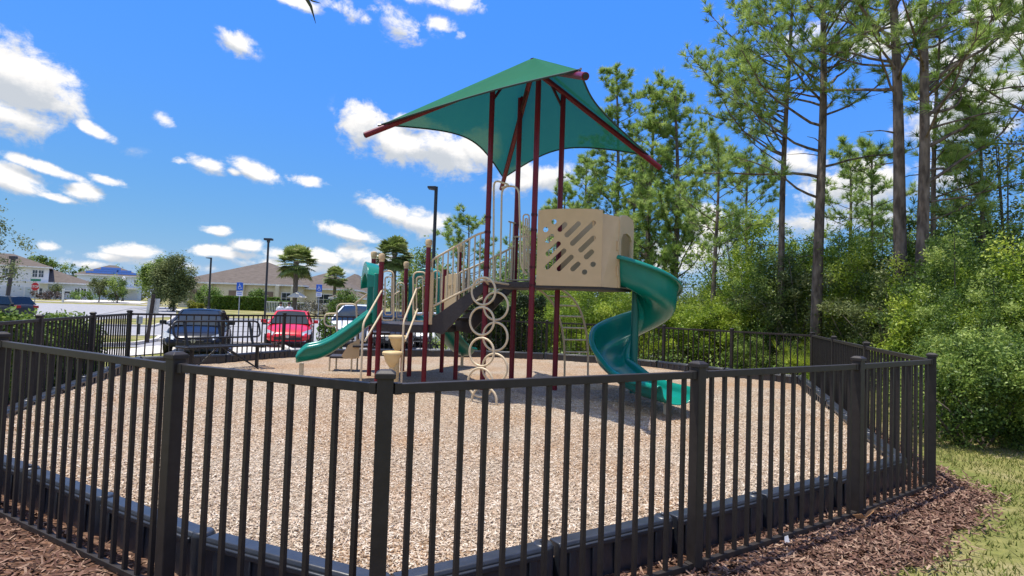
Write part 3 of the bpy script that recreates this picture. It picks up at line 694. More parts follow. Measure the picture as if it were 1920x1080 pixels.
# ring climber in front
rc = None; RN = Vector((-.46, -.89, 0)).normalized(); rx = Vector((-RN.y, RN.x, 0))
rings = [(906.5, 546), (929.6, 574), (903.5, 602), (928.5, 631), (903, 660), (927.6, 690), (900.6, 717), (908, 752)]
for i, (px, py) in enumerate(rings):
    c = AT(px, py, 9.55-.05*i); rr = .228
    q = [c+rx*rr*math.cos(2*PI*k/28)+Vector((0, 0, rr*math.sin(2*PI*k/28))) for k in range(28)]
    mb = MB().tube(q, .019, 8, closed=True)
    if rc is None: rc = P(mb, 'ring_climber', tanp, smooth=True)
    else: mb.build('ring', tanp, rc, smooth=True)
c0 = AT(906.5, 525, 9.55); MB().tube([c0, (PC+PA)/2+Vector((0, 0, DZ-.05))], .019, 8).tube([c0+rx*.02, PC+Vector((.05, 0, DZ-.05))], .019, 8).build('bracket', tanp, rc, smooth=R(40))
cb = AT(930, 745, 9.15); MB().tube([cb, (cb.x+.02, cb.y, -.1)], .019, 8).build('bracket', tanp, rc, smooth=R(40))

def pipe(name, pts, rad=.1, r=.017, m=None, par=None): 
    return MB().tube(roundpath(pts, rad), r, 8).build(name, m or tanp, par or PS, smooth=R(40))
# hand loops and bar rails of the upper deck
def atz(px, py, d): return AT(px, py, d)
pipe('hand_loop', [AT(925, 522, 10.38), AT(926, 337, 10.38), AT(956, 347, 10.15), AT(940, 352, 10.15)], .14)
pipe('hand_loop', [AT(938, 522, 10.3), AT(941, 349, 10.3), AT(973, 349, 10.15), AT(977, 500, 10.15), AT(988, 515, 10.1)], .16)
for (x0, x1, yt, yb, d) in ((981, 992, 402, 512, 10.1), (985, 988.5, 410, 505, 10.1)):
    q = roundpath([AT(x0, yb, d), AT(x0, yt, d), AT(x1, yt, d), AT(x1, yb, d)], .05); P(MB().tube(q, .013, 8, closed=True), 'barrier_loop', tanp, smooth=R(40))
def bar_rail(a, b, z0, z1, n, name='bar_rail', r=.012):
    mb = MB(); a = Vector(a); b = Vector(b)
    for zz in (z0, z1): mb.tube([(a.x, a.y, zz), (b.x, b.y, zz)], .017, 8)
    for k in range(n):
        q = a.lerp(b, (k+.5)/n); mb.tube([(q.x, q.y, z0), (q.x, q.y, z1)], r, 6)
    return P(mb, name, tanp, smooth=R(40))
bar_rail(PD+Vector((-.06, -.05, 0))*1.0, PD.lerp(PB, .95), DZ+.08, 2.98, 9)
bar_rail(PC.lerp(PD, .72), PC.lerp(PD, .95), DZ+.08, 3.25, 2)

# lower hexagonal deck
P1, P3, P5, P4, P2, P6 = (Vector(v) for v in ((-2.50, 10.9, 0), (-1.62, 10.9, 0), (-1.12, 11.9, 0), (-1.54, 13.0, 0), (-2.42, 13.0, 0), (-2.92, 12.0, 0)))
for (nm, px, pt, d) in (('1', 714, 489, 10.9), ('3', 801, 462, 10.9), ('5', 858, 471, 11.9), ('4', 832, 505, 13.0), ('2', 760, 502, 13.0), ('6', 702, 484, 12.0)):
    b = {'1': P1, '3': P3, '5': P5, '4': P4, '2': P2, '6': P6}[nm]; zt = AT(px, pt, d).z
    po = P(MB().tube([(b.x, b.y, -.3), (b.x, b.y, zt)], .047, 14), 'post', red, smooth=R(40))
    if nm != '4': MB().lathe([(.052, zt-.02), (.054, zt+.03), (.063, zt+.035), (.066, zt+.10), (.055, zt+.13), (.02, zt+.14)], (b.x, b.y, 0), 14).build('post_cap', tanpl, po, smooth=R(40))
P(MB().tube([(-2.1, 12.05, -.3), (-2.1, 12.05, 1.15)], .047, 12), 'post', red, smooth=R(40))
LZ = 1.21; hexp = [P1, P3, P5, P4, P2, P6]
deck(hexp, LZ, th=.05)
mb = MB()
for i in range(6): a, b = hexp[i], hexp[(i+1) % 6]; mb.beam((a.x, a.y, LZ-.09), (b.x, b.y, LZ-.09), .03, .12)
P(mb, 'deck_frame', deckm)

# stairs up to the tower
sa, sb_ = P3.lerp(P5, .06), P5.lerp(P3, .06); ta, tb = PC.lerp(PD, .04), PD.lerp(PC, .04)
def V3(p, z): return Vector((p.x, p.y, z))
st = None
for (a, b) in ((sa, ta), (sb_, tb)):
    z0, z1 = LZ, DZ; poly = [V3(a, z0-.12), V3(a, z0+.05), V3(a.lerp(b, .06), z0+.12), V3(b, z1+.03), V3(b, z1-.12), V3(b.lerp(a, .14), z1-.28), V3(a.lerp(b, .28), z0-.16)]
    n = len(poly); nrm = (b-a).cross(Vector((0, 0, 1))).normalized()*.018
    mb = MB().add([p+nrm for p in poly]+[p-nrm for p in poly], [tuple(range(n)), tuple(range(2*n-1, n-1, -1))]+[(i, i+n, (i+1) % n+n, (i+1) % n) for i in range(n)])
    if st is None: st = P(mb, 'stairs', deckm)
    else: mb.build('stringer', deckm, st)
for k in range(1, 5):
    t = k/5; z = LZ+(DZ-LZ)*t-.02; a0 = sa.lerp(ta, t-.1); b0 = sb_.lerp(tb, t-.1); a1 = sa.lerp(ta, t+.08); b1 = sb_.lerp(tb, t+.08)
    mb = MB().add([V3(a0, z), V3(b0, z), V3(b1, z), V3(a1, z), V3(a0, z-.05), V3(b0, z-.05), V3(b1, z-.05), V3(a1, z-.05)], [(0, 1, 2, 3), (7, 6, 5, 4), (0, 4, 5, 1), (1, 5, 6, 2), (2, 6, 7, 3), (3, 7, 4, 0)]); mb.build('step', deckm, st)
def stair_rail(a, b, top, bot, n):
    mb = MB(); T = [V3(a.lerp(b, t), z) for t, z in top]; B = [V3(a.lerp(b, t), z) for t, z in bot]
    mb.tube(roundpath(T, .12), .021, 8); mb.tube(roundpath(B, .05), .022, 8)
    ip = lambda pts, t: np.interp(t, [p[0] for p in pts], [p[1] for p in pts])
    for k in range(n):
        t = (k+.5)/n; p = a.lerp(b, t); mb.tube([V3(p, float(ip(bot, t))), V3(p, float(ip(top, t)))], .016, 6)
    return P(mb, 'stair_rail', tanp, smooth=R(40))
stair_rail(sa, ta, [(0, 1.5), (0, 2.43), (.82, 2.93), (1, 2.97)], [(0, 1.52), (1, 2.10)], 11)
stair_rail(sb_, tb, [(0, 1.5), (0, 2.25), (.5, 2.5), (1, 2.80)], [(0, 1.48), (1, 2.08)], 11)

# tan barrier panel beside the stairs, green hoods, back slide
def flat_panel(a, b, z0, z1, m, name='barrier_panel', th=.025, ins=.06):
    d = (b-a).normalized(); a = a+d*ins; b = b-d*ins; L = (b-a).length
    o = P(MB().prism([(0, z0), (L, z0), (L, z1-.03), (L*.85, z1), (L*.15, z1), (0, z1-.03)], frame((a.x, a.y, 0), (b-a)), th), name, m, bevel=.006); return o, a, b
o, a, b = flat_panel(P5, P4, LZ+.08, 2.28, tanpl)
for t in (.3, .5, .7): MB().lathe([(.05, -.018), (.05, .018)], a.lerp(b, t)+Vector((0, 0, 2.0)), 12, Matrix.Rotation(PI/2, 3, 'X')).build('knob', tand, o, smooth=R(40))
P(MB().box((P3.x+.085, P3.y+.02, 1.72), (.07, .06, 1.0)), 'barrier_panel', tanpl, bevel=.01)
def hood(a, b, out, z0, z1, name='slide_hood', flare=.30):
    d = (b-a).normalized(); a = a+d*.07; b = b-d*.07; L = (b-a).length; o = Vector(out).normalized(); mb = MB(); vs = []; fs = []
    # two columns and an arched, outward flaring band
    for q in (a+d*.05, b-d*.05): mb.box((q.x+o.x*.05, q.y+o.y*.05, (z0+z1-.2)/2), (.11, .13, z1-.2-z0), math.atan2(d.y, d.x))
    n = 14; base = len(mb.v)
    for i in range(n+1):
        t = i/n; u = L*t; zz = z1-.28+.28*math.sin(PI*t)**.6
        for (f, dz) in ((0, -.14), (0, 0), (flare, .05), (flare, -.19)):
            p = a+d*u+o*f; vs.append((p.x, p.y, zz+dz))
    for i in range(n):
        for j in range(4): fs.append((i*4+j, i*4+(j+1) % 4, (i+1)*4+(j+1) % 4, (i+1)*4+j))
    fs += [(0, 1, 2, 3), (n*4+3, n*4+2, n*4+1, n*4)]
    mb.add(vs, fs); return P(mb, name, grn, smooth=R(35), bevel=.01)
hood(P1, P6, (-.90, -.35, 0), LZ, 2.36, flare=.24)
hood(P2, P4, (0.1, 1, 0), LZ, 2.42, flare=.28)
# wave slide to the left
e0 = P1.lerp(P6, .48); e1 = Vector((-4.06, 10.97, 0)); hd = (e1-e0).normalized(); L = (e1-e0).length; wp = []; NN = 26
prof = [(-.06, 1.2), (.0, 1.2), (.08, 1.17), (.25, .96), (.42, .77), (.56, .62), (.70, .52), (.84, .475), (.94, .455), (1.0, .43)]
for i in range(NN+1):
    t = -.06+1.06*i/NN; wp.append((e0+hd*(L*t), hd, float(np.interp(t, [q[0] for q in prof], [q[1] for q in prof]))-.02))
hh = [.29 if i < NN-2 else (.29-.05*(i-NN+3)) for i in range(NN+1)]
wave = chute(wp, [.31]*(NN+1), hh, hh, 'wave_slide', grn)
MB().tube([q[0]+Vector((0, 0, q[2]+.10)) for q in wp[1:-1]], [.06]*(len(wp)-2), 8).build('centre_ridge', grn, wave, smooth=True)
q = e0+hd*(L*.93); MB().box((q.x, q.y, .12), (.075, .075, .56), .2).build('support_post', tanp, wave, bevel=.006)
# back slide
e0 = P2.lerp(P4, .5); hd = Vector((.42, .9, 0)).normalized(); bp_ = [(e0+hd*(2.0*i/18), hd, 1.18-.85*float(sstep(0, 1, i/18))) for i in range(19)]
bs = chute(bp_, [.26]*19, [.2]*19, [.2]*19, 'back_slide', teal); q = e0+hd*1.8; MB().box((q.x, q.y, .1), (.07, .07, .5)).build('support_post', tanp, bs)

# climber steps (pods) and their handrails
def pod(px, py, d, w):
    c = AT(px, py, d); s = w
    pd = P(MB().lathe([(.045, -.2), (.05, c.z-.30), (.045, c.z-.27), (.06*s, c.z-.25), (.105*s, c.z-.18), (.135*s, c.z-.09), (.142*s, c.z-.06), (.165*s, c.z-.055), (.168*s, c.z-.02), (.155*s, c.z), (.11*s, c.z+.006), (.02, c.z+.003)], (c.x, c.y, 0), 20), 'climbing_pod', mat('cream plastic', (.70, .52, .26), .5, (.64, .47, .23), scale=6, bump=.04), smooth=R(35))
pod(746, 629, 10.45, 1.0); pod(736, 659, 10.0, 1.05)
def handrail(x0, x1, yt0, yt1, d0, d1, lo0, lo1):
    q = AT(x0, yt0, d0)
    pipe('handrail', [(q.x, q.y, -.1), q, AT(x1-3, yt1, d1), AT(x1+4, yt1-1, d1+.05)], .10, .019)
    pipe('handrail', [AT(x0+3, lo0, d0), AT(x1-1, lo1, d1)], .05, .018)
handrail(681, 720, 606, 543, 10.05, 10.9, 640, 580)
handrail(757, 784, 602, 541, 10.05, 10.9, 639, 579)
def loop(x0, x1, y0, y1, d, name='hand_loop', rr=.1, r=.016, inner=True):
    P(MB().tube(roundpath([AT((x0+x1)/2, y1, d), AT(x0, y1, d), AT(x0, y0, d), AT(x1, y0, d), AT(x1, y1, d), AT((x0+x1)/2+.1, y1, d)], rr), r, 8), name, tanp, smooth=R(40))
loop(716, 738, 508, 600, 10.9); loop(722, 735, 519, 590, 10.92, r=.013, rr=.06); 
loop(775, 799, 510, 602, 10.9); loop(781, 793, 519, 590, 10.92, r=.013, rr=.06)
loop(744, 758, 530, 598, 12.9, r=.014); loop(748, 754, 535, 592, 12.9, r=.012, rr=.04)
loop(812, 826, 508, 590, 11.4, r=.014)

# transfer steps beyond the wave slide
ts = P(MB().box(AT(645, 668, 12.9), (.56, .56, .05), .2), 'transfer_step', deckm, bevel=.01)
c = AT(645, 668, 12.9)
for sx in (-1, 1):
    for sy in (-1, 1): MB().tube([(c.x+sx*.24, c.y+sy*.24, -.1), (c.x+sx*.24, c.y+sy*.24, c.z)], .02, 8).build('leg', tanp, ts, smooth=R(40))
for k, (dx, dz) in enumerate(((.42, .25), (.80, .55))):
    s2 = P(MB().box((c.x+dx, c.y-.06*k, c.z+dz), (.42, .6, .05), .2), 'transfer_step', deckm, bevel=.01)
MB().prism([(-.02, .03), (.12, .28), (.36, .42), (.36, 0), (.05, -.03)], frame((c.x+.05, c.y-.30, c.z), (1, .1, 0)), .02).build('side_panel', tanpl, ts)
pipe('handrail', [AT(632, 588, 12.9), AT(609, 588, 12.9), AT(608, 607, 12.9), AT(616, 612, 12.9), AT(632, 611, 12.9)], .12, .02)
pipe('handrail', [AT(632, 655, 12.9), AT(632, 570, 12.9), AT(669, 570, 12.9), AT(669, 640, 12.9)], .12, .02)
pipe('handrail', [AT(669, 600, 12.8), AT(668, 567, 12.8), AT(695, 547, 12.2)], .05, .019)
pipe('handrail', [AT(735, 555, 12.8), AT(750, 546, 12.8)], .02, .016)

# bench
bkm = mat('black bench coating', (.02, .02, .022), .45, spec=.5)
s0 = AT(338, 657, 11.3); s1 = AT(500, 649, 12.9); s0.z = s1.z = .60
bench = empty('park_bench', ((s0.x+s1.x)/2, (s0.y+s1.y)/2, .1), 'black metal mesh bench with a looped backrest inside the fence near the parked cars', 'bench')
bd = (s1-s0).normalized(); bn = Vector((-bd.y, bd.x, 0)); Lb = (s1-s0).length
mb = MB().tube(roundpath([s0-bn*.2+bd*.05, s0-bn*.2, s0+bn*.2, s1+bn*.2, s1-bn*.2, s0-bn*.2+bd*.06], .06), .022, 8)
for k in range(26): q = s0.lerp(s1, (k+.5)/26); mb.box(q-Vector((0, 0, 0)), (.018, .4, .014), math.atan2(bd.y, bd.x))
for k in range(7): q = -.17+k*.057; mb.beam(s0+bn*q, s1+bn*q, .012, .012)
mb.build('seat', bkm, bench, smooth=R(40))
b0, b1 = s0+bn*.24+Vector((0, 0, .16)), s1+bn*.24+Vector((0, 0, .16)); up = bn*.10+Vector((0, 0, .34))
mb = MB().tube(roundpath([b0+bd*.3, b0, b0+up, b1+up, b1, b0+bd*.31], .12), .022, 8)
for q in (.12, .5, .88): mb.beam(b0.lerp(b1, q)-up*.3, b0.lerp(b1, q)+up, .05, .012)
for k in (1, 2): mb.tube([b0+up*(k/3), b1+up*(k/3)], .004, 4)
mb.build('backrest', bkm, bench, smooth=R(40))
for t in (.12, .88):
    q = s0.lerp(s1, t); mb = MB().beam((q.x, q.y, -.1), (q.x, q.y, .56), .06, .06).beam(q+bn*.16+Vector((0, 0, -.03)), q+bn*.32+Vector((0, 0, .46)), .05, .02); mb.box((q.x, q.y, .56), (.08, .42, .03), math.atan2(bd.y, bd.x))
    mb.build('leg', bkm, bench)
for t0_, t1_ in ((.12, .40), (.88, .46)):
    a = s0.lerp(s1, t0_); b = s0.lerp(s1, t1_); MB().tube([(a.x, a.y, .1), (b.x, b.y, .57)], .016, 6).build('brace', bkm, bench)
MB().tube([s0.lerp(s1, .5)+Vector((0, 0, -.03)), s0.lerp(s1, .8)-bn*.3+Vector((0, 0, -.5))], .016, 6).build('brace', bkm, bench)

# ------------------------------------------------------------------ buildings
stw = mat('white stucco', (.72, .73, .72), .9, (.66, .67, .67), scale=3, spec=.2)
stb = mat('grey blue stucco', (.50, .56, .58), .9, (.45, .51, .53), scale=3, spec=.2)
stl = mat('pale blue siding', (.58, .66, .72), .9, (.54, .62, .68), scale=3, spec=.2)
stc = mat('cream stucco', (.66, .60, .43), .9, (.60, .55, .39), scale=3, spec=.2)
roofb = mat('brown shingle roof', (.155, .13, .11), .95, (.115, .095, .08), scale=1.4, detail=8, bump=.3, spec=.1, stretch=(1, 1, 6))
roofg = mat('grey shingle roof', (.17, .165, .165), .95, (.13, .125, .12), scale=1.4, detail=8, bump=.3, spec=.1, stretch=(1, 1, 6))
trim = mat('white trim', (.78, .78, .76), .6)
glass = mat('dark window glass', (.035, .045, .055), .08, spec=.8)
solar = mat('blue solar panel', (.015, .04, .13), .15, (.02, .05, .16), scale=3, spec=.8)
garm = mat('garage door', (.55, .59, .62), .6, (.52, .56, .59), scale=3)
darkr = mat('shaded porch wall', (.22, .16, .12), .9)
def hip(mb, x0, x1, y0, y1, z0, z1, ov=.5, ridge=None):
    x0 -= ov; x1 += ov; y0 -= ov; y1 += ov; w, d = x1-x0, y1-y0; q = min(w, d)/2 if ridge is None else ridge
    if w >= d: r0, r1 = Vector((x0+q, (y0+y1)/2, z1)), Vector((x1-q, (y0+y1)/2, z1))
    else: r0, r1 = Vector(((x0+x1)/2, y0+q, z1)), Vector(((x0+x1)/2, y1-q, z1))
    b = [(x0, y0, z0), (x1, y0, z0), (x1, y1, z0), (x0, y1, z0)]; bb = [(p[0], p[1], z0-.22) for p in b]
    if w >= d: fs = [(0, 1, 5, 4), (1, 2, 5), (2, 3, 4, 5), (3, 0, 4)]
    else: fs = [(0, 1, 4), (1, 2, 5, 4), (2, 3, 5), (3, 0, 4, 5)]
    mb.add(b+[r0, r1], fs); mb.add(bb+b, [(3, 2, 1, 0), (0, 1, 5, 4), (1, 2, 6, 5), (2, 3, 7, 6), (3, 0, 4, 7)])
def house(name, label, cat, origin, rz, blocks, wallm, roofm, wins=(), doors=(), extra=None, group=None):
    """blocks: (x0,x1,y0,y1,zwall,zridge) in local metres, y0 = front facing the camera"""
    h = empty(name, (0, 0, 0), label, cat, group); wallo = None; roofo = None
    wmb = MB(); rmb = MB(); tmb = MB()
    for (x0, x1, y0, y1, zw, zr) in blocks:
        wmb.box(((x0+x1)/2, (y0+y1)/2, zw/2-.5), (x1-x0, y1-y0, zw+1.0)); hip(rmb, x0, x1, y0, y1, zw+.03, zr)
        tmb.box(((x0+x1)/2, y0-.53, zw-.09), (x1-x0+1.06, .06, .24)).box((x0-.53, (y0+y1)/2, zw-.09), (.06, y1-y0+1.0, .24)).box((x1+.53, (y0+y1)/2, zw-.09), (.06, y1-y0+1.0, .24))
    wmb.build('wall', wallm, h); ro = rmb.build('roof', roofm, h); tmb.build('fascia', trim, h)
    for (x, y, z, w, hh) in wins:
        fr = MB().box((x, y-.03, z), (w+.2, .09, hh+.2)).build('window', trim, h)
        n = 2 if w < 1.3 else 3; mb = MB()
        for k in range(n):
            for q in (0, 1): mb.box((x-w/2+(k+.5)*w/n, y-.085, z-hh/4+q*hh/2), (w/n-.07, .03, hh/2-.07))
        mb.build('pane', glass, fr)
    for (x, y, w, hh, m) in doors:
        mb = MB()
        for k in range(4): mb.box((x, y-.03, hh*(k+.5)/4), (w, .07, hh/4-.03))
        mb.build('garage_door' if w > 2 else 'door', m, h)
    if extra: extra(h)
    h.location = origin; h.rotation_euler = (0, 0, rz)
    for ch in h.children: ch.matrix_parent_inverse = Matrix()
    for ch in h.children:
        for g in ch.children: g.matrix_parent_inverse = Matrix()
    return h
def hx(px, d): return AT(px, 555, d).x
zH = .6
def ex1(h):
    p = MB(); p.box((6.5, -1.0, 2.95), (2.6, 1.9, .15)).box((5.4, -1.8, 1.4), (.22, .22, 2.9)).box((7.6, -1.8, 1.4), (.22, .22, 2.9)); p.build('porch', trim, h)
    MB().box((-1.5, -.07, 3.15), (15, .12, .2)).build('trim_band', trim, h)
o_ = lambda px, d: (AT(px, 555, d).x, d, zH)
house('two_storey_house', 'white two-storey house with brown hip roof at the far left edge', 'house', o_(0, 105), R(38),
      [(-13, 6.7, 0, 11, 6.0, 8.4)], stw, roofb, [(.5, 0, 4.7, .8, 1.3), (1.6, 0, 4.7, .8, 1.3), (4.7, 0, 4.7, .75, 1.35), (5.6, 0, 4.7, .75, 1.35), (5.2, 0, 1.3, 1.5, 1.4)], [(1.4, 0, 3.6, 2.2, garm), (3.9, 0, .9, 2.1, stb)], ex1)
house('one_storey_house', 'low grey-blue house with brown roof between the white house and the house with solar panels', 'house', o_(84, 110), R(38),
      [(-9, 7.4, 0, 13, 3.2, 5.9)], stb, roofb, [(4.9, 0, 1.5, .8, 1.5), (5.9, 0, 1.5, .8, 1.5)], [], None)
def exs(h):
    mb = MB(); rz_ = lambda y: 6.10+(y+.5)*.426
    def pan(u, j): mb.add([(u, .2+j*1.4, rz_(.2+j*1.4)), (u+1.0, .2+j*1.4, rz_(.2+j*1.4)), (u+1.0, 1.5+j*1.4, rz_(1.5+j*1.4)), (u, 1.5+j*1.4, rz_(1.5+j*1.4))], [(0, 1, 2, 3)])
    for j in range(3):
        for k in range(6-j): pan(1.6+k*1.03+j*1.42, j)
    mb.build('solar_array', solar, h); mb = MB()
    for j in range(2):
        for k in range(4-j): pan(7.9+k*1.03-j*.15, j)
    mb.build('solar_array', solar, h)
    MB().box((10.6, -1.2, 3.0), (3.4, 2.4, .45)).box((9.1, -2.2, 1.4), (.3, .3, 2.8)).build('porch', trim, h)
house('solar_house', 'pale blue two-storey house with blue solar panels on its roof', 'house', o_(142, 138), R(33),
      [(0, 13.2, 0, 12, 6.0, 8.8)], stl, roofb, [(5.6, 0, 4.6, .9, 1.6), (9.4, 0, 4.4, .8, 1.4), (11.9, 0, 4.4, .8, 1.5)], [(10.4, 0, 4.0, 2.2, garm)], exs)
# clubhouse
dC = 90; cx0 = hx(352, dC); k_ = dC/1080
def exc(h):
    # porch recesses as dark slabs with shade in their colour, columns, brick base
    for (a, b) in ((.4, 2.6), (6.4, 8.0), (10.4, 13.3)): MB().box(((a+b)/2, -.02, 1.5), (b-a, .12, 2.6)).build('porch_recess_shade', darkr, h)
    for a in (3.6, 8.7, 14.2, 16.6): c_ = MB().box((a, -.5, 2.45), (.55, .55, 2.5)).build('column', stc, h); MB().box((a, -.5, .6), (.75, .75, 1.2)).build('brick_base', mat('dark brick base', (.10, .07, .06), .9, (.16, .11, .09), scale=6), c_)
    MB().box((15, 9.0, 8.3), (2.6, .6, .35)).build('roof_vent', roofb, h)
cl = house('clubhouse', 'cream clubhouse with a wide brown hip roof behind the clipped hedge', 'clubhouse', (cx0, dC, .25), 0,
      [(-1.5, 17.6, 0, 19, 3.95, 8.1)], stc, roofb, [(18.4-2.6, 0, 1.9, 2.2, 1.6)], [], exc)
house('clubhouse_wing', 'long cream wing with dark windows behind the large palm, beside the clubhouse', 'building', (hx(512, 92), 92, .25), 0,
      [(0.6, 12.6, 0, 12, 3.6, 6.5)], stc, roofb, [(3.6, 0, 1.9, 2.0, 1.3), (8.6, 0, 1.9, 3.0, 1.6), (11.2, 0, 1.9, 2.0, 1.6)], [])
house('pool_building', 'low building with brown roof and dark windows right of the large palm', 'building', (hx(566, 98), 98, .3), 0,
      [(4.0, 11.5, 0, 10, 3.4, 6.6)], stc, roofb, [(5.6, 0, 1.7, 2.4, 1.7), (9.2, 0, 1.7, 2.8, 1.7)], [])
house('town_house', 'grey-blue two-storey house seen behind the small palm', 'house', (hx(640, 150), 150, .3), R(5),
      [(-3, 8.5, 0, 12, 5.4, 7.9)], stl, roofb, [(1.5, 0, 4.0, 1.2, 1.4), (4.5, 0, 4.0, 1.2, 1.4), (-1.2, 0, 4.0, 1, 1.4)], [])
house('town_house', 'grey two-storey house just peeping over the wing roof behind the large palm trunk', 'house', (hx(528, 160), 160, .3), R(0),
      [(0, 10, 0, 10, 6.6, 8.8)], stb, roofg, [(3, 0, 5.0, 1.4, 1.4), (7, 0, 5.0, 1.4, 1.4)], [])
house('garden_pavilion', 'small brown-roofed pavilion right of the small palm', 'pavilion', (hx(655, 80), 80, .2), 0,
      [(-2.2, 1.8, 0, 4, 2.2, 3.4)], stc, roofb, [], [])

# pool railing, umbrella
rail_m = mat('white railing', (.75, .75, .73), .6)
a = AT(500, 566, 72); b = AT(690, 569, 68); a.z = b.z = .1; n = 60; mb = MB()
for k in range(n+1): q = a.lerp(b, k/n); mb.box((q.x, q.y, .75), (.05, .05, 1.5))
mb.beam((a.x, a.y, 1.5), (b.x, b.y, 1.5), .08, .1).beam((a.x, a.y, .2), (b.x, b.y, .2), .06, .08)
tag(mb.build('pool_railing', rail_m), 'white railing in front of the pool buildings behind the palms', 'railing')
q = AT(557, 560, 60); um = empty('patio_umbrella', (q.x, q.y, 0), 'cream patio umbrella standing beside the large palm trunk', 'umbrella')
zt = AT(557, 547, 60).z; ze = AT(557, 557, 60).z
mb = MB(); mb.lathe([(1.05, ze-.06), (1.05, ze), (.5, (ze+zt)/2+.08), (.06, zt), (.02, zt+.08)], (q.x, q.y, 0), 8); mb.build('canopy', mat('cream canvas', (.72, .66, .52), .8), um)
MB().tube([(q.x, q.y, -.3), (q.x, q.y, zt)], .03, 6).build('pole', rail_m, um)

# ------------------------------------------------------------------ lamps and signs
blk = mat('black lamp metal', (.022, .024, .028), .45, spec=.5); galv = mat('galvanised post', (.38, .39, .39), .5, metal=.5)
def gzp(p): return gz1(p.x, p.y)
def lamp(px, pyt, d, r, label, arm=None, base=True, head='shoe'):
    t = AT(px, pyt, d); z0 = gzp(t); o = empty('street_lamp', (t.x, t.y, z0), label, 'street lamp', 'black street lamps')
    MB().tube([(t.x, t.y, z0-.2), (t.x, t.y, t.z)], r, 8).build('pole', blk, o, smooth=R(40))
    if head == 'shoe':
        h = MB(); dx = -arm; h.add([(t.x, t.y-.16, t.z), (t.x+dx, t.y-.2, t.z-.02), (t.x+dx, t.y+.2, t.z-.02), (t.x, t.y+.16, t.z), (t.x, t.y-.16, t.z-.16), (t.x+dx*.98, t.y-.2, t.z-.10), (t.x+dx*.98, t.y+.2, t.z-.10), (t.x, t.y+.16, t.z-.16)], [(3, 2, 1, 0), (4, 5, 6, 7), (0, 1, 5, 4), (1, 2, 6, 5), (2, 3, 7, 6), (3, 0, 4, 7)]); h.build('lamp_head', blk, o, bevel=.01)
    elif head == 'cap': MB().box((t.x, t.y, t.z+.05), (.62, .4, .16)).box((t.x, t.y, t.z-.1), (.2, .2, .2)).build('lamp_head', blk, o, bevel=.02)
    elif head == 'globe':
        MB().lathe([(.10, t.z), (.22, t.z+.15), (.30, t.z+.45), (.22, t.z+.72), (.08, t.z+.85), (.02, t.z+1.0)], (t.x, t.y, 0), 12).build('lamp_shade', mat('white lamp globe', (.8, .8, .78), .3), o, smooth=R(40))
        MB().lathe([(.25, z0-.2), (.2, z0+.6), (.12, z0+.8)], (t.x, t.y, 0), 10).build('base', blk, o)
    if base and head != 'globe': MB().lathe([(r*1.8, z0-.2), (r*1.8, z0+.35), (r*1.2, z0+.45)], (t.x, t.y, 0), 10).build('base', blk, o)
    return o
lamp(818, 350, 25, .075, 'tall black lamp post with a wedge head facing left, behind the lower deck', arm=.36)
lamp(396, 483, 75, .12, 'thin black lamp post with a short arm, left of the clubhouse columns', arm=.62)
lamp(503.5, 450, 45, .085, 'tall black lamp post with a small square head, left of the large palm', head='cap')
lamp(232, 527, 110, .12, 'black lamp post with a white globe between the far small trees', head='globe')
t = AT(25, 483, 40); o = empty('street_lamp', (t.x, t.y, -.3), 'thick dark lamp post behind the dark car at the left edge', 'street lamp', 'black street lamps')
brn = mat('dark bronze post', (.05, .042, .04), .5)
MB().tube([(t.x-.35, t.y, -.4), (t.x, t.y, t.z)], .13, 8).build('pole', brn, o, smooth=R(40)); MB().box((t.x, t.y, t.z), (.36, .36, .22)).build('lamp_head', brn, o, bevel=.03)

def text(s, size, M, m, name, parent, ex=.004):
    cu = bpy.data.curves.new('txt', 'FONT'); cu.body = s; cu.size = size; cu.align_x = 'CENTER'; cu.align_y = 'CENTER'; cu.extrude = ex; cu.offset = size*.012
    to = bpy.data.objects.new('txt', cu); C.objects.link(to); bpy.context.view_layer.update()
    me = bpy.data.meshes.new_from_object(to.evaluated_get(bpy.context.evaluated_depsgraph_get())); bpy.data.objects.remove(to)
    me.transform(M); me.materials.clear(); me.materials.append(m); o = bpy.data.objects.new(name, me); C.objects.link(o)
    if parent: o.parent = parent; o.matrix_parent_inverse = Matrix.Translation(-parent.location)
    return o
whitep = mat('white sign paint', (.8, .8, .8), .5); bluep = mat('blue sign paint', (.015, .12, .55), .5); redp = mat('red sign paint', (.5, .01, .02), .5); greenp = mat('green sign paint', (.01, .22, .12), .5)
FM = Matrix.Rotation(PI/2, 4, 'X')
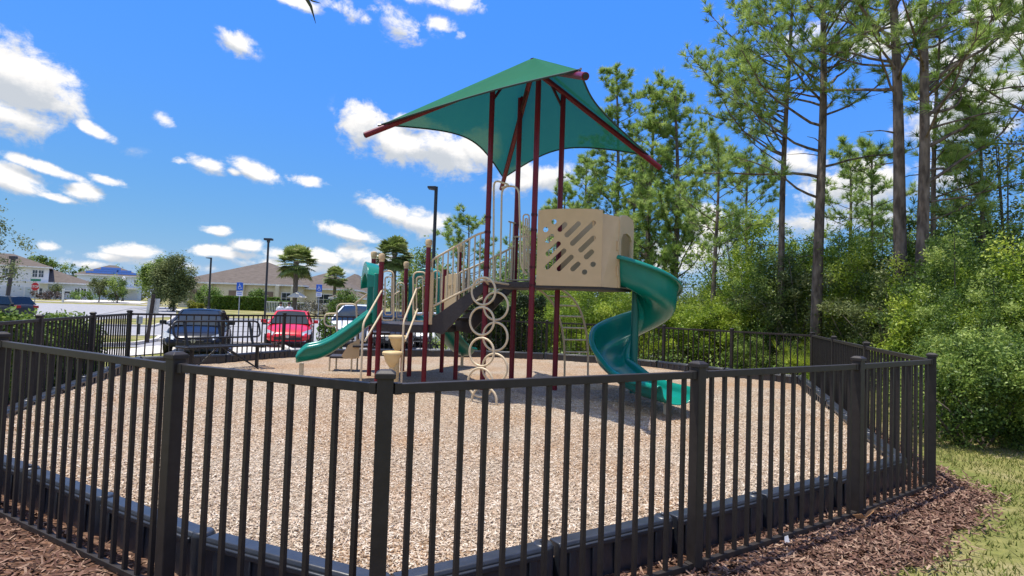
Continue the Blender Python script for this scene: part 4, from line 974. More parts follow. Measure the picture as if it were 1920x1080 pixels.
def handicap(px, pyt, d, label):
    t = AT(px, pyt, d); z0 = gzp(t); o = empty('parking_sign', (t.x, t.y, z0), label, 'sign', 'blue accessible parking signs')
    MB().box((t.x, t.y, (z0+t.z)/2-.1), (.06, .05, t.z-z0+.2)).build('post', galv, o)
    s = 1.25
    sg = MB().box((t.x, t.y-.04, t.z-.27*s), (.34*s*1.2, .02, .5*s)).build('sign_plate', bluep, o, bevel=.01)
    mb = MB(); cx, cz, y = t.x, t.z-.27*s, t.y-.056          # wheelchair symbol
    mb.tube([(cx+.075*s*math.cos(a)-.01, y, cz-.07*s+.085*s*math.sin(a)) for a in [PI*.6+PI*1.25*k/14 for k in range(15)]], .013*s, 6)
    mb.tube([(cx-.02, y, cz+.08*s), (cx-.015, y, cz-.02*s), (cx+.075*s, y, cz-.025*s), (cx+.10*s, y, cz-.13*s), (cx+.14*s, y, cz-.12*s)], .014*s, 6).lathe([(.001, -.01), (.028*s, -.006), (.028*s, .006), (.001, .01)], (cx-.025, y, cz+.13*s), 10, Matrix.Rotation(PI/2, 3, 'X')).tube([(cx-.015, y, cz+.04*s), (cx+.07*s, y, cz+.035*s)], .011*s, 6)
    mb.build('symbol', whitep, sg)
    p2 = MB().box((t.x, t.y-.04, t.z-.72*s), (.34*s*1.2, .02, .30*s)).build('sign_plate', whitep, o); MB().box((t.x, t.y-.054, t.z-.66*s), (.3*s, .01, .05)).box((t.x, t.y-.054, t.z-.76*s), (.3*s, .01, .05)).build('lettering', bluep, p2)
handicap(450.5, 529, 45, 'blue and white accessible parking sign in front of the clubhouse hedge')
handicap(599, 533, 50, 'blue and white accessible parking sign left of the small palm')
# stop sign
t = AT(67, 533, 85); z0 = gzp(t); o = empty('stop_sign', (t.x, t.y, z0), 'red octagonal stop sign under a green street name sign', 'sign')
zc = t.z-.35; MB().box((t.x, t.y, (z0+t.z)/2+.2), (.09, .07, t.z-z0+.9)).build('post', galv, o)
oc = [(.62*math.cos(PI/8+PI/4*k), .62*math.sin(PI/8+PI/4*k)) for k in range(8)]
MB().prism([(p[0]*1.06, p[1]*1.06) for p in oc], Matrix.Translation((t.x, t.y-.07, zc)), .02).build('sign_border', whitep, o)
sg = MB().prism(oc, Matrix.Translation((t.x, t.y-.09, zc)), .03).build('sign_plate', redp, o)
text('STOP', .48, Matrix.Translation((t.x, t.y-.12, zc)) @ FM, whitep, 'lettering', sg)
MB().box((t.x, t.y-.05, t.z+.62), (1.5, .03, .32)).build('street_name_plate', greenp, o)
# leaning back of a sign and a small grey post box near the lot, white mailbox by the far lawn
top = AT(288, 552, 22); bot = AT(277, 634, 22); o = empty('leaning_sign', (bot.x, bot.y, bot.z), 'white backed sign on a dark leaning wooden post beside the parking lot', 'sign')
dv = (top-bot); MB().beam(bot-dv*.1, top, .10, .09).build('post', mat('dark wood post', (.05, .035, .028), .8), o)
c = bot+dv*.72; xx = Vector((.97, .1, 0)); M = Matrix((xx.normalized(), dv.normalized().cross(xx.normalized())*-1, dv.normalized())).transposed()
MB().box(c+Vector((0, .07, 0)), (.44, .02, .62), basis=M).build('sign_plate', mat('aluminium sign back', (.62, .63, .63), .45, metal=.2), o)
t = AT(262, 595, 26); o = empty('utility_box', (t.x, t.y, gzp(t)), 'small grey utility box on a dark post left of the leaning sign', 'utility box')
MB().box((t.x, t.y, (t.z+gzp(t))/2-.1), (.07, .07, t.z-gzp(t)+.1)).build('post', blk, o); MB().box((t.x, t.y, t.z-.12), (.2, .16, .34)).build('box', mat('grey plastic', (.35, .37, .38), .5), o, bevel=.02)
t = AT(119, 543, 92); z0 = gzp(t); o = empty('mailbox_post', (t.x, t.y, z0), 'white mailbox post with a side arm in front of the low grey-blue house', 'mailbox')
MB().box((t.x, t.y, (z0+t.z)/2), (.22, .2, t.z-z0)).box((t.x, t.y, t.z+.06), (.3, .3, .12)).build('post', whitep, o); MB().box((t.x+.6, t.y, t.z-.16), (1.1, .12, .12)).build('arm', whitep, o); MB().box((t.x+.65, t.y, t.z-.42), (.7, .22, .3)).build('mailbox', mat('black mailbox', (.03, .03, .035), .5), o, bevel=.05)

# ------------------------------------------------------------------ cars
tyre = mat('tyre rubber', (.018, .018, .018), .85); rimm = mat('alloy rim', (.45, .46, .47), .3, metal=.8); lens = mat('headlight glass', (.62, .65, .68), .08, spec=.9); grille = mat('black grille', (.012, .012, .013), .5)
redl = mat('red tail light', (.35, .01, .01), .15)
wsh = mat('car window glass', (.012, .022, .035), .08, spec=.3)
def carpaint(n, c): return mat(n, c, .3, tuple(v*.93 for v in c), scale=3, spec=.4 if max(c) > .1 else .22, coat=.45 if max(c) > .1 else .12)
def car(name, label, loc, rz, paint, L=4.4, W=1.82, H=1.46, suv=False, group='cars parked near the playground', dark_trim=True):
    """local x forward, origin at ground centre"""
    o = empty(name, (0, 0, 0), label, 'car', group)
    hb = .92 if not suv else 1.08                                          # belt line
    hood = .74 if not suv else 1.0
    prof = [(-L/2, .55, hb-.18, .80), (-L/2+.08, .32, hb-.02, .90), (-L/2+.45, .26, hb, .97), (-L/2+1.0, .24, hb, 1.0), (-.3, .22, hb, 1.0), (.55, .22, hb-.01, 1.0), (L/2-1.12, .22, hb-.015, .99), (L/2-.80, .22, hood+.07, .97), (L/2-.35, .22, hood-.04, .94), (L/2-.08, .23, hood-.18, .88), (L/2, .30, hood-.28, .80)]
    vs = []; ns = 14
    for (x, zb, zt, w) in prof:
        hw = W/2*w; zm = zb+(zt-zb)*.55
        half = [(0, zb), (hw*.80, zb), (hw*.97, zb+.08), (hw, zm), (hw*.97, zt-.09), (hw*.86, zt-.015), (hw*.5, zt+.02), (0, zt+.03)]
        sec = half+[(-a, b) for a, b in half[1:-1]][::-1]
        vs += [(x, a, b) for a, b in sec]
    ns = len(half)*2-2; n = len(prof)
    fs = [(i*ns+j, i*ns+(j+1) % ns, (i+1)*ns+(j+1) % ns, (i+1)*ns+j) for i in range(n-1) for j in range(ns)]+[tuple(range(ns))[::-1], tuple((n-1)*ns+j for j in range(ns))]
    body = MB().add(vs, fs).build('body', paint, o, smooth=R(50), sub=1)
    # greenhouse: glass shell with a painted roof and pillars
    xr = -L/2+(.55 if not suv else .25); xf = L/2-1.25
    gh = [(xr, .0, .74), (xr+(.45 if not suv else .22), .93, .64), (xr+(1.0), 1.0, .66), (.05, 1.0, .66), (xf-.78, .93, .63), (xf+.18, 0, .80)]
    gv = []; 
    for (x, t, w) in gh:
        z = hb+(H-hb)*t; hw = W/2*(.90 if t < .3 else w); 
        gv += [(x, -hw, z), (x, -hw*.8, z+.02*t), (x, 0, z+.035*t), (x, hw*.8, z+.02*t), (x, hw, z)]
    base = []
    for (x, t, w) in gh: xb = min(max(x, xr), xf+.12); base += [(xb if t < .3 else x, -W/2*.93, hb-.03), (xb if t < .3 else x, W/2*.93, hb-.03)]
    g = MB(); f = []
    for i in range(len(gh)-1):
        for j in range(4): f.append((i*5+j, i*5+j+1, (i+1)*5+j+1, (i+1)*5+j))
    nb = len(gv); f2 = []
    for i in range(len(gh)-1):
        f2.append((i*5, (i+1)*5, nb+(i+1)*2, nb+i*2)); f2.append((i*5+4, nb+i*2+1, nb+(i+1)*2+1, (i+1)*5+4))
    g.add(gv+base, f+f2); g.build('windows', wsh, o, smooth=R(35))
    rb = MB(); rvs = []; idx = [1, 2, 3, 4]
    for i in idx:
        x, t, w = gh[i]; z = hb+(H-hb)*t; hw = W/2*w+.01; rvs += [(x, -hw, z-.05), (x, -hw*.97, z+.012), (x, -hw*.5, z+.035), (x, 0, z+.045), (x, hw*.5, z+.035), (x, hw*.97, z+.012), (x, hw, z-.05)]
    rb.add(rvs, [(i*7+j, i*7+j+1, (i+1)*7+j+1, (i+1)*7+j) for i in range(3) for j in range(6)]+[(6, 5, 4, 3, 2, 1, 0), tuple(21+j for j in range(7))]); rb.build('roof', paint, o, smooth=R(50))
    for s in (-1, 1):
        MB().beam((xf+.20, s*W/2*.89, hb-.02), (xf-.78, s*W/2*.635, hb+(H-hb)*.93), .07, .05).build('pillar', paint, o)
        MB().beam((xr-.02, s*W/2*.88, hb-.02), (xr+.42, s*W/2*.66, hb+(H-hb)*.95), .12, .05).build('pillar', paint, o)
        MB().beam((.0, s*(W/2*.93), hb-.02), (-.05, s*(W/2*.66+.012), H-.05), .06, .03).build('pillar', paint, o)
    for s in (-1, 1):
        for x in (L/2-.86, -L/2+.84):
            M = Matrix.Rotation(PI/2, 3, 'X'); r = .33 if not suv else .37
            MB().lathe([(r+.05, -.05), (r+.05, .05)], (x, s*(W/2-.065), r), 22, M).build('wheel_arch', grille, o)
            w = MB().lathe([(.18, -.11), (r-.02, -.11), (r, -.08), (r, .08), (r-.02, .11), (.18, .11)], (x, s*(W/2-.11), r), 24, M).build('wheel', tyre, o, smooth=R(35))
            rm = MB().lathe([(.2, -.02), (.205, .02), (.06, .03)], (x, s*(W/2-.02), r), 16, M if s < 0 else M)
            for k in range(5): a = 2*PI*k/5; rm.beam((x+.03*math.cos(a), s*(W/2+.002), r+.03*math.sin(a)), (x+.2*math.cos(a), s*(W/2+.002), r+.2*math.sin(a)), .03, .05, up=(0, 1, 0))
            rm.build('rim', rimm, w)
        hl = MB().add([(L/2-.12, s*W/2*.54, hood-.15), (L/2-.36, s*W/2*.90, hood-.03), (L/2-.60, s*W/2*.965, hood-.02), (L/2-.30, s*W/2*.93, hood-.22), (L/2-.04, s*W/2*.60, hood-.27)], [(0, 1, 2), (0, 2, 3, 4)] if False else [(0, 1, 3, 4), (1, 2, 3)])
        ho = hl.build('headlight', lens, o); sm = ho.modifiers.new('s', 'SOLIDIFY'); sm.thickness = .09; sm.offset = 0
        MB().box((-L/2+.06, s*W/2*.68, hb-.16), (.10, .38, .17)).build('tail_light', redl, o, bevel=.02)
        m = MB().box((xf-.02, s*(W/2+.12), hb+.08), (.11, .20, .13)).box((xf, s*(W/2+.0), hb+.02), (.05, .14, .05)); m.build('wing_mirror', paint if dark_trim is False else paint, o, bevel=.03)
    MB().box((L/2-.065, 0, .36), (.12, W*.56, .13)).build('bumper_grille', grille, o, bevel=.02)
    g2 = MB().box((L/2-.035, 0, hood-.29), (.08, W*.34, .05)); go = g2.build('grille', grille, o, bevel=.02)
    MB().lathe([(.001, -.01), (.07, -.008), (.07, .01), (.001, .012)], (L/2+.01, 0, hood-.29), 12, Matrix.Rotation(PI/2, 3, 'Y')).build('emblem', rimm, go)
    MB().beam((xf-.02, -.55, hb+.02), (xf+.05, .1, hb-.0), .02, .02).beam((xf-.02, .05, hb+.02), (xf+.05, .62, hb-.0), .02, .02).build('wiper', grille, o)
    for s in (-1, 1): MB().box((0, s*(W/2+.0), hb-.14), (.16, .03, .03)).box((-1.0, s*(W/2+.0), hb-.14), (.16, .03, .03)).build('door_handle', paint, o)
    MB().box((xf-.85, 0, H-.17), (.04, .22, .06)).build('rear_view_mirror', grille, o)
    def fix(q):
        for ch in q.children: ch.matrix_parent_inverse = Matrix(); fix(ch)
    fix(o); o.location = loc; o.rotation_euler = (0, 0, rz); return o
def carat(px, d): p = AT(px, 600, d); return (p.x, p.y, gz1(p.x, p.y)+.03)
face = lambda p, off=0: math.atan2(-p[1], -p[0])+off
p = carat(377, 20.6); car('parked_car', 'dark navy car parked facing the fence behind the bench', p, face(p, R(-5)), carpaint('navy car paint', (.006, .009, .018)), L=4.4, W=1.84, H=1.42)
p = carat(546, 24.9); car('parked_car', 'bright red car parked facing the fence beside the navy car', p, face(p, R(-3)), carpaint('red car paint', (.62, .008, .02)), L=4.3, W=1.80, H=1.42)
p = carat(672, 26.5); car('parked_car', 'white sport utility vehicle parked behind the wave slide', p, face(p, R(-16)), carpaint('white car paint', (.74, .75, .76)), L=4.7, W=1.9, H=1.75, suv=True)
p = carat(742, 25.6); car('parked_car', 'black car parked right of the white vehicle, seen under the lower deck', p, face(p, R(-8)), carpaint('black car paint', (.012, .012, .014)), L=4.5, W=1.85, H=1.5)
p = carat(806, 27.5); car('parked_car', 'silver white car parked behind the lower deck stairs', p, face(p, R(-8)), carpaint('silver car paint', (.6, .61, .62)), L=4.5, W=1.82, H=1.5)
p = AT(-12, 590, 37); car('parked_car', 'dark grey hatchback driving on the street at the left edge', (p.x, p.y, gz1(p.x, p.y)+.05), R(176), carpaint('charcoal car paint', (.03, .034, .04)), L=4.6, W=1.85, H=1.55, suv=True, group=None)
# wheel stop and white bench-like kerb block seen by the cars
# ------------------------------------------------------------------ two people
skin = mat('skin', (.45, .25, .16), .6); shirt = mat('white t-shirt', (.8, .8, .8), .8); trou = mat('dark trousers', (.03, .03, .04), .8); hair = mat('dark hair', (.03, .02, .015), .8); paleh = mat('pale sun hat', (.6, .55, .42), .8)
def person(px, d, label, mirror=1):
    p = AT(px, 600, d); z0 = gz1(p.x, p.y)+.03; o = None
    J = {'pel': (0, 0, .95), 'sp': (0, 0, 1.2), 'ch': (0, .01, 1.38), 'nk': (0, 0, 1.5), 'h0': (0, -.02, 1.60), 'h1': (0, -.01, 1.70)}
    V_ = []; E_ = []; Rr = []
    def v(c, r): V_.append((c[0]*mirror, c[1], c[2])); Rr.append(r); return len(V_)-1
    pel = v(J['pel'], (.15, .11)); sp = v(J['sp'], (.14, .10)); ch = v(J['ch'], (.17, .11)); nk = v(J['nk'], (.055, .055)); h0 = v(J['h0'], (.075, .085)); h1 = v(J['h1'], (.07, .08)); E_ += [(pel, sp), (sp, ch), (ch, nk), (nk, h0), (h0, h1)]
    for s in (-1, 1):
        a = v((s*.19, 0, 1.42), (.055, .055)); b = v((s*.25, -.02, 1.13), (.043, .043)); c = v((s*.24, -.12 if s > 0 else -.05, .88), (.03, .035)); dd = v((s*.235, -.15 if s > 0 else -.06, .80), (.028, .04)); E_ += [(ch, a), (a, b), (b, c), (c, dd)]
        e = v((s*.10, 0, .86), (.085, .085)); f = v((s*.11, -.02, .48), (.06, .06)); g = v((s*.12, .01, .10), (.045, .045)); h = v((s*.13, -.12, .04), (.04, .03)); E_ += [(pel, e), (e, f), (f, g), (g, h)]
    me = bpy.data.meshes.new('person'); me.from_pydata(V_, E_, []); ob = bpy.data.objects.new('person', me); C.objects.link(ob)
    sk = ob.modifiers.new('skin', 'SKIN'); 
    for i, r in enumerate(Rr): me.skin_vertices[0].data[i].radius = r
    me.skin_vertices[0].data[0].use_root = True
    ss = ob.modifiers.new('sub', 'SUBSURF'); ss.levels = ss.render_levels = 2; me.materials.append(skin)
    tag(ob, label, 'person'); ob.location = (p.x, p.y, z0)
    def cl(name, prof, m, sy=.62):
        c = MB().lathe(prof, (0, 0, 0), 16, Matrix.Diagonal((1, sy, 1))).build(name, m, None, smooth=R(60)); c.parent = ob
    cl('shirt', [(.19, .93), (.185, 1.1), (.20, 1.3), (.215, 1.42), (.17, 1.48), (.07, 1.52)], shirt)
    sv = MB()
    for s in (-1, 1): sv.tube([(s*.17*mirror, 0, 1.44), (s*.235*mirror, -.01, 1.22)], [.075, .07], 10)
    c = sv.build('sleeve', shirt, None, smooth=R(60)); c.parent = ob
    tv = MB()
    for s in (-1, 1): tv.tube([(s*.07*mirror, 0, .98), (s*.10*mirror, 0, .86), (s*.11*mirror, -.02, .48), (s*.12*mirror, .01, .10)], [.13, .105, .08, .065], 12)
    c = tv.build('trousers', trou, None, smooth=R(60)); c.parent = ob
    hm = MB().lathe([(.105, 1.655), (.11, 1.72), (.09, 1.79), (.03, 1.82)], (0, .012, 0), 14).build('hair', hair, None, smooth=R(60)); hm.parent = ob
    f = MB().lathe([(.001, -.008), (.012, 0), (.001, .008)], (.03, -.10, 1.655), 6).lathe([(.001, -.008), (.012, 0), (.001, .008)], (-.03, -.10, 1.655), 6).build('eyes', hair, None); f.parent = ob
    f = MB().add([(-.012, -.095, 1.615), (.012, -.095, 1.615), (0, -.125, 1.615), (0, -.098, 1.655)], [(0, 1, 3), (0, 2, 1), (0, 3, 2), (1, 2, 3)]).build('nose', skin, None); f.parent = ob
    f = MB().box((0, -.098, 1.575), (.045, .012, .01)).build('mouth', mat('lips', (.3, .1, .08), .6), None); f.parent = ob
    return ob
person(525, 38, 'person in a white t-shirt standing behind the red car, nearer the lamp post')
person(541, 38.5, 'person in a white t-shirt standing behind the red car, nearer the palm trunk', -1)

# ------------------------------------------------------------------ vegetation
bark_p = mat('pine bark', (.24, .19, .15), .95, (.08, .062, .05), scale=9, detail=8, bump=1.0, bscale=22, spec=.1, stretch=(1, 1, .35))
bark_g = mat('grey bark', (.17, .145, .12), .95, (.09, .075, .06), scale=9, detail=7, bump=.7, spec=.1, stretch=(1, 1, .4))
twig_m = mat('pale dead twigs', (.36, .31, .25), .9, (.22, .18, .14), scale=4)
ndl = mat('pine needles', (1, 1, 1), .5, (.85, .9, .75), scale=1.5, spec=.3, trans=.5, rnd=[(.09, .16, .04), (.20, .30, .07), (.34, .46, .11), (.46, .57, .17), (.60, .66, .28)])
leafA = mat('bright green leaves', (1, 1, 1), .5, (.8, .85, .6), scale=.8, spec=.35, trans=.38, rnd=[(.07, .13, .012), (.15, .24, .022), (.26, .36, .035), (.38, .48, .05), (.52, .58, .10)])
leafB = mat('mid green leaves', (1, 1, 1), .5, (.75, .8, .7), scale=.8, spec=.35, trans=.38, rnd=[(.04, .075, .015), (.09, .16, .03), (.18, .27, .05), (.31, .41, .08), (.46, .54, .15)])
leafO = mat('olive green leaves', (1, 1, 1), .55, (.8, .8, .7), scale=.5, spec=.3, trans=.3, rnd=[(.06, .085, .03), (.12, .16, .05), (.19, .23, .08), (.27, .30, .12)])
hedge_m = mat('dark hedge leaves', (1, 1, 1), .5, (.8, .85, .7), scale=2, spec=.3, trans=.3, rnd=[(.04, .08, .015), (.09, .16, .025), (.16, .26, .04), (.26, .38, .07)])
yell_m = mat('yellow green leaves', (1, 1, 1), .5, (.9, .9, .7), scale=2, spec=.3, trans=.3, rnd=[(.12, .15, .02), (.25, .27, .03), (.38, .36, .06)])

def rand_dirs(n, zb=0.0):
    v = rng.normal(0, 1, (n, 3)); v[:, 2] += zb; return v/np.linalg.norm(v, axis=1)[:, None]
def leaves(Cc, size, asp=.5, up=.5, droop=None):
    """one pointed leaf (4 verts, folded quad) per centre"""
    n = len(Cc); a = rand_dirs(n); nrm = rand_dirs(n, up*2); u = np.cross(nrm, a); u /= np.linalg.norm(u, axis=1)[:, None]+1e-9; w = np.cross(nrm, u)
    L = size*rng.uniform(.6, 1.3, n)[:, None]; W = L*asp
    V_ = np.stack([Cc-u*L*.5, Cc+w*W*.5+nrm*W*.12, Cc+u*L*.5, Cc-w*W*.5+nrm*W*.12], 1).reshape(-1, 3)
    return V_, np.arange(4*n).reshape(-1, 4)
def leaf_tint(n, base, sd=.22, k=4): return np.repeat(np.clip(base+rng.normal(0, sd, n), 0, 1), k)

def tufts(cen, dirs, L=.24, N=22, w=.009, spread=.9):
    n = len(cen); D = np.repeat(dirs, N, 0); Cc = np.repeat(cen, N, 0); v = rand_dirs(n*N)*spread+D; v /= np.linalg.norm(v, axis=1)[:, None]
    ln = L*rng.uniform(.65, 1.1, n*N)[:, None]; s = np.cross(v, rand_dirs(n*N)); s /= np.linalg.norm(s, axis=1)[:, None]+1e-9
    st = Cc-D*rng.uniform(0, .10, n*N)[:, None]; tip = st+v*ln; tip[:, 2] -= (ln[:, 0]**2)*.35
    V_ = np.stack([st-s*w, st+s*w, tip], 1).reshape(-1, 3)
    t = np.repeat(np.clip(rng.normal(.5, .2, n), 0, 1), N)+rng.normal(0, .12, n*N)
    return V_, np.arange(3*n*N).reshape(-1, 3), np.repeat(np.clip(t, 0, 1), 3)

def pine(loc, H, r0, label, crown=.45, limb=2.4, nl=26, lean=(0, 0), dens=1.0, tl=.26, tw=.009, seed=0, extra=(), group='pine trees beyond the fence', N=30, up=.35, dead=True, azr=None, wmax=None):
    rs = np.random.default_rng(seed+100); o = empty('pine_tree', loc, label, 'tree', group)
    base = Vector(loc); mb = MB(); K = 12; tp = []
    ph = rs.uniform(0, 6, 2)
    for i in range(K+1):
        t = i/K; tp.append(base+Vector((lean[0]*t*H+.012*H*math.sin(ph[0]+t*5)*t, lean[1]*t*H+.012*H*math.sin(ph[1]+t*4)*t, -.3+t*(H+.3))))
    mb.tube(tp, [r0*(1.12 if i == 0 else 1)*(1-.80*(i/K)**1.1) for i in range(K+1)], 10)
    def tpos(t): f = t*K; i = min(int(f), K-1); return tp[i].lerp(tp[i+1], f-i)
    cen = []; dr = []
    limbs = []
    for k in range(nl):
        t = crown+(1-crown)*((k+rs.uniform(0, .8))/nl)**.92; az = rs.uniform(0, 2*PI) if azr is None or rs.random() < .3 else rs.uniform(*azr)
        ln = limb*(1-.72*((t-crown)/(1-crown))**1.3)*rs.uniform(.55, 1.15); limbs.append((min(t, .985), az, ln, up+rs.uniform(-.25, .35)))
    limbs += list(extra)
    for (t, az, ln, el) in limbs:
        p = tpos(t); d = Vector((math.cos(az), math.sin(az), el)).normalized(); n = max(4, int(ln/.35)); pts = [p]; q = p.copy(); dd = d.copy()
        for i in range(n):
            dd = (dd+Vector((rs.normal(0, .13), rs.normal(0, .13), rs.normal(.05, .10)))).normalized(); q = q+dd*(ln/n); pts.append(q.copy())
        rb = max(.012, r0*.30*(ln/limb)**.8*(1-t*.5)); mb.tube(pts, [rb*(1-.8*i/n)+.004 for i in range(n+1)], 5, cap=False)
        for i in range(1, n+1):
            f = i/n
            if f < .32: continue
            nb = 2 if f < .95 else 3
            for j in range(nb):
                side = Vector((rs.normal(0, 1), rs.normal(0, 1), rs.normal(.35, .55))).normalized(); sl = rs.uniform(.2, .65)*min(1, ln/1.6)*(1.25-f*.5)
                e = pts[i]+(dd*.55+side*.8).normalized()*sl; mid = pts[i].lerp(e, .5)+Vector((0, 0, -.03))
                mb.tube([pts[i], mid, e], [.010, .008, .005], 3, cap=False)
                if rs.random() < dens:
                    dv = (e-mid).normalized()+Vector((0, 0, .45)); dv.normalize(); cen.append(e); dr.append(dv)
                    if rs.random() < .8*dens: cen.append(mid+Vector(rs.normal(0, .05, 3))); dr.append(dv)
    for k in range(14):                                   # leader
        f = .93+.07*k/14; cen.append(tpos(min(f, 1))+Vector(rs.normal(0, .12, 3))); dr.append(Vector((rs.normal(0, .5), rs.normal(0, .5), 1)).normalized())
    if dead:
        for k in range(5):
            t = rs.uniform(.12, max(.2, crown)); az = rs.uniform(0, 2*PI); p = tpos(t); e = p+Vector((math.cos(az), math.sin(az), rs.uniform(-.1, .35)))*rs.uniform(.3, 1.1); mb.tube([p, p.lerp(e, .5)+Vector((0, 0, .05)), e], [.018, .012, .006], 4, cap=False)
    mb.build('trunk', bark_p, o, smooth=True)
    V_, F_, A_ = tufts(np.array(cen), np.array(dr), tl, N, tw)
    np_obj('crown', V_, F_, ndl, o, att=A_); return o

def clump_cloud(n_leaf, n_cl, rad, shape, seed=0, hollow=.35):
    """leaf centres in clumps scattered through an uneven ellipsoid"""
    rs = np.random.default_rng(seed); c = rs.normal(0, 1, (n_cl, 3)); c /= np.linalg.norm(c, axis=1)[:, None]; r = rs.uniform(hollow, 1, n_cl)**.6
    c = c*r[:, None]*np.array(shape); c += rs.normal(0, .06, c.shape)*np.array(shape)
    i = rs.integers(0, n_cl, n_leaf); sz = rs.uniform(.6, 1.4, n_cl)*rad
    p = c[i]+rs.normal(0, 1, (n_leaf, 3))*sz[i][:, None]*.5
    return p, i, rs.uniform(.05, .95, n_cl), c
def broad(name, loc, H, cr, label, m, leaf=.12, nleaf=9000, ncl=60, group=None, r0=.12, trunk=.35, seed=0, cat='tree', bark=None, clr=.9, up=.5, asp=.5, zlow=.0):
    o = empty(name, loc, label, cat, group); b = Vector(loc); rs = np.random.default_rng(seed)
    ch = H*(1-trunk)/2; cc = np.array([b.x, b.y, b.z+H*trunk+ch]); p, i, tn, c = clump_cloud(nleaf, ncl, clr, (cr, cr, ch), seed)
    p = p+cc; k = p[:, 2] > b.z+zlow; p = p[k]; i = i[k]
    V_, F_ = leaves(p, leaf, asp, up); np_obj('crown', V_, F_, m, o, att=np.repeat(np.clip(tn[i]+rs.normal(0, .17, len(i)), 0, 1), 4))
    mb = MB(); top = Vector((b.x, b.y, b.z+H*trunk+ch*.3)); mb.tube([b+Vector((0, 0, -.2)), b.lerp(top, .5)+Vector((.05*r0, .1, 0)), top], [r0*1.15, r0*.85, r0*.6], 8)
    for q in c[:: max(1, len(c)//16)]:
        e = Vector(q+cc); mb.tube([top-Vector((0, 0, ch*.25)), top.lerp(e, .5)+Vector((0, 0, -.08*ch)), e], [r0*.45, r0*.25, .012], 5, cap=False)
    mb.build('trunk', bark or bark_g, o, smooth=True); return o

# --- pines: (trunk pixel x, distance, height, trunk radius ...)
def gpt(px, d): p = AT(px, 600, d); return (p.x, p.y, gz1(p.x, p.y))
def az_px(dx): return 0
pine(gpt(1699, 13.3), 13.5, .165, 'tall pine with the thickest trunk, left one of the leaning pair nearest the right edge', crown=.50, limb=2.8, nl=40, lean=(-.052, 0), seed=1, dens=.75, extra=[(.60, .15, 2.2, .3), (.66, 2.9, 2.0, .3), (.72, 3.3, 2.4, .3)], tl=.30, tw=.0075, N=42)
pine(gpt(1716, 12.9), 13.5, .15, 'tall forked pine leaning right with long limbs reaching the right edge', crown=.42, limb=3.6, nl=38, lean=(.024, 0), seed=2, dens=.7, extra=[(.36, .0, 3.6, .45), (.42, -.1, 4.4, .55), (.47, .2, 4.2, .62), (.52, -.2, 4.4, .8), (.33, -.3, 1.8, .15), (.30, .1, 1.9, .05), (.38, .3, 3.0, .35)], tl=.28, N=42, azr=(-.7, .7))
pine(gpt(1752, 14.4), 9.5, .09, 'slender pine just right of the leaning pair', crown=.5, limb=1.8, nl=14, seed=3, dens=.8, tl=.25)
pine(gpt(1530, 15.6), 14.0, .155, 'tall straight pine with a dark trunk and low side limbs, left of the leaning pair', crown=.52, limb=2.9, nl=54, lean=(.004, 0), seed=4, dens=.85, extra=[(.40, 3.1, 3.4, .12), (.36, 3.3, 2.6, .05), (.45, 3.0, 3.0, .25), (.50, 3.2, 3.2, .25), (.42, .1, 2.6, .12), (.52, .0, 2.4, .3)], tl=.30, tw=.0075, N=42)
pine(gpt(1465, 17.6), 14.0, .115, 'tall slim pine with crown spreading left over the slender young pine', crown=.46, limb=3.3, nl=60, lean=(.006, 0), seed=5, dens=1.0, azr=(2.2, 4.0), tl=.27, extra=[(.48, 3.1, 3.8, .3), (.55, 3.2, 3.9, .3), (.60, 3.0, 3.7, .35), (.66, 3.2, 3.2, .4)])
pine(gpt(1633, 20), 7.6, .085, 'short slim pine standing between the straight pine and the leaning pair', crown=.52, limb=1.6, nl=24, seed=6, dens=1.0)
pine(gpt(1337, 20.5), 8.0, .11, 'slender young pine with bare lower trunk and open crown, nearest the spiral slide', crown=.44, limb=2.2, nl=26, seed=7, dens=.95, lean=(.002, 0), tl=.26)
gp = 'pines beyond the spiral slide'
pine(gpt(1148, 34), 16.4, .2, 'narrow-topped pine rising beside the canopy tip', crown=.25, limb=3.0, nl=64, seed=8, dens=1, tl=.38, tw=.016, group=gp)
pine(gpt(1213, 30), 13.6, .19, 'bushy pine behind the tan panel, left of the pair', crown=.2, limb=3.4, nl=62, seed=9, dens=1, tl=.36, tw=.016, group=gp, extra=[(.93, .5, 1.8, .7)])
pine(gpt(1262, 29), 13.4, .2, 'broad pine whose limbs reach right above the spiral slide', crown=.2, limb=3.6, nl=62, seed=10, dens=1, tl=.36, tw=.016, group=gp, extra=[(.6, 0, 3.4, .5), (.7, .1, 3.0, .6)])
pine(gpt(1186, 33), 10.5, .16, 'thin dark-trunked pine between the bushy ones', crown=.3, limb=2.6, nl=34, seed=11, dens=1, tl=.36, tw=.016, group=gp)
pine(gpt(1095, 36), 11.5, .17, 'pine seen through the tower posts, right of the arch ladder', crown=.25, limb=3.0, nl=44, seed=12, dens=1, tl=.38, tw=.016, group='pines behind the tower')
pine(gpt(1055, 39), 10.2, .16, 'pine seen through the tower, left of the arch ladder', crown=.25, limb=2.8, nl=36, seed=13, dens=1, tl=.38, tw=.017, group='pines behind the tower')
pine(gpt(872, 42), 8.4, .15, 'open-crowned pine rising behind the stair railing', crown=.45, limb=3.4, nl=26, seed=14, dens=.9, tl=.40, tw=.018, group='pines behind the tower')
pine(gpt(985, 44), 8.0, .15, 'small pine behind the tower posts', crown=.35, limb=2.8, nl=26, seed=15, dens=.9, tl=.40, tw=.018, group='pines behind the tower')
pine(gpt(1400, 26), 8.6, .12, 'mid-height pine behind the slender young pine', crown=.35, limb=2.6, nl=30, seed=16, dens=1, tl=.32, tw=.013)
pine(gpt(1590, 25), 9.0, .12, 'mid-height pine behind the straight pine', crown=.35, limb=2.4, nl=30, seed=17, dens=.9, tl=.3, tw=.013)
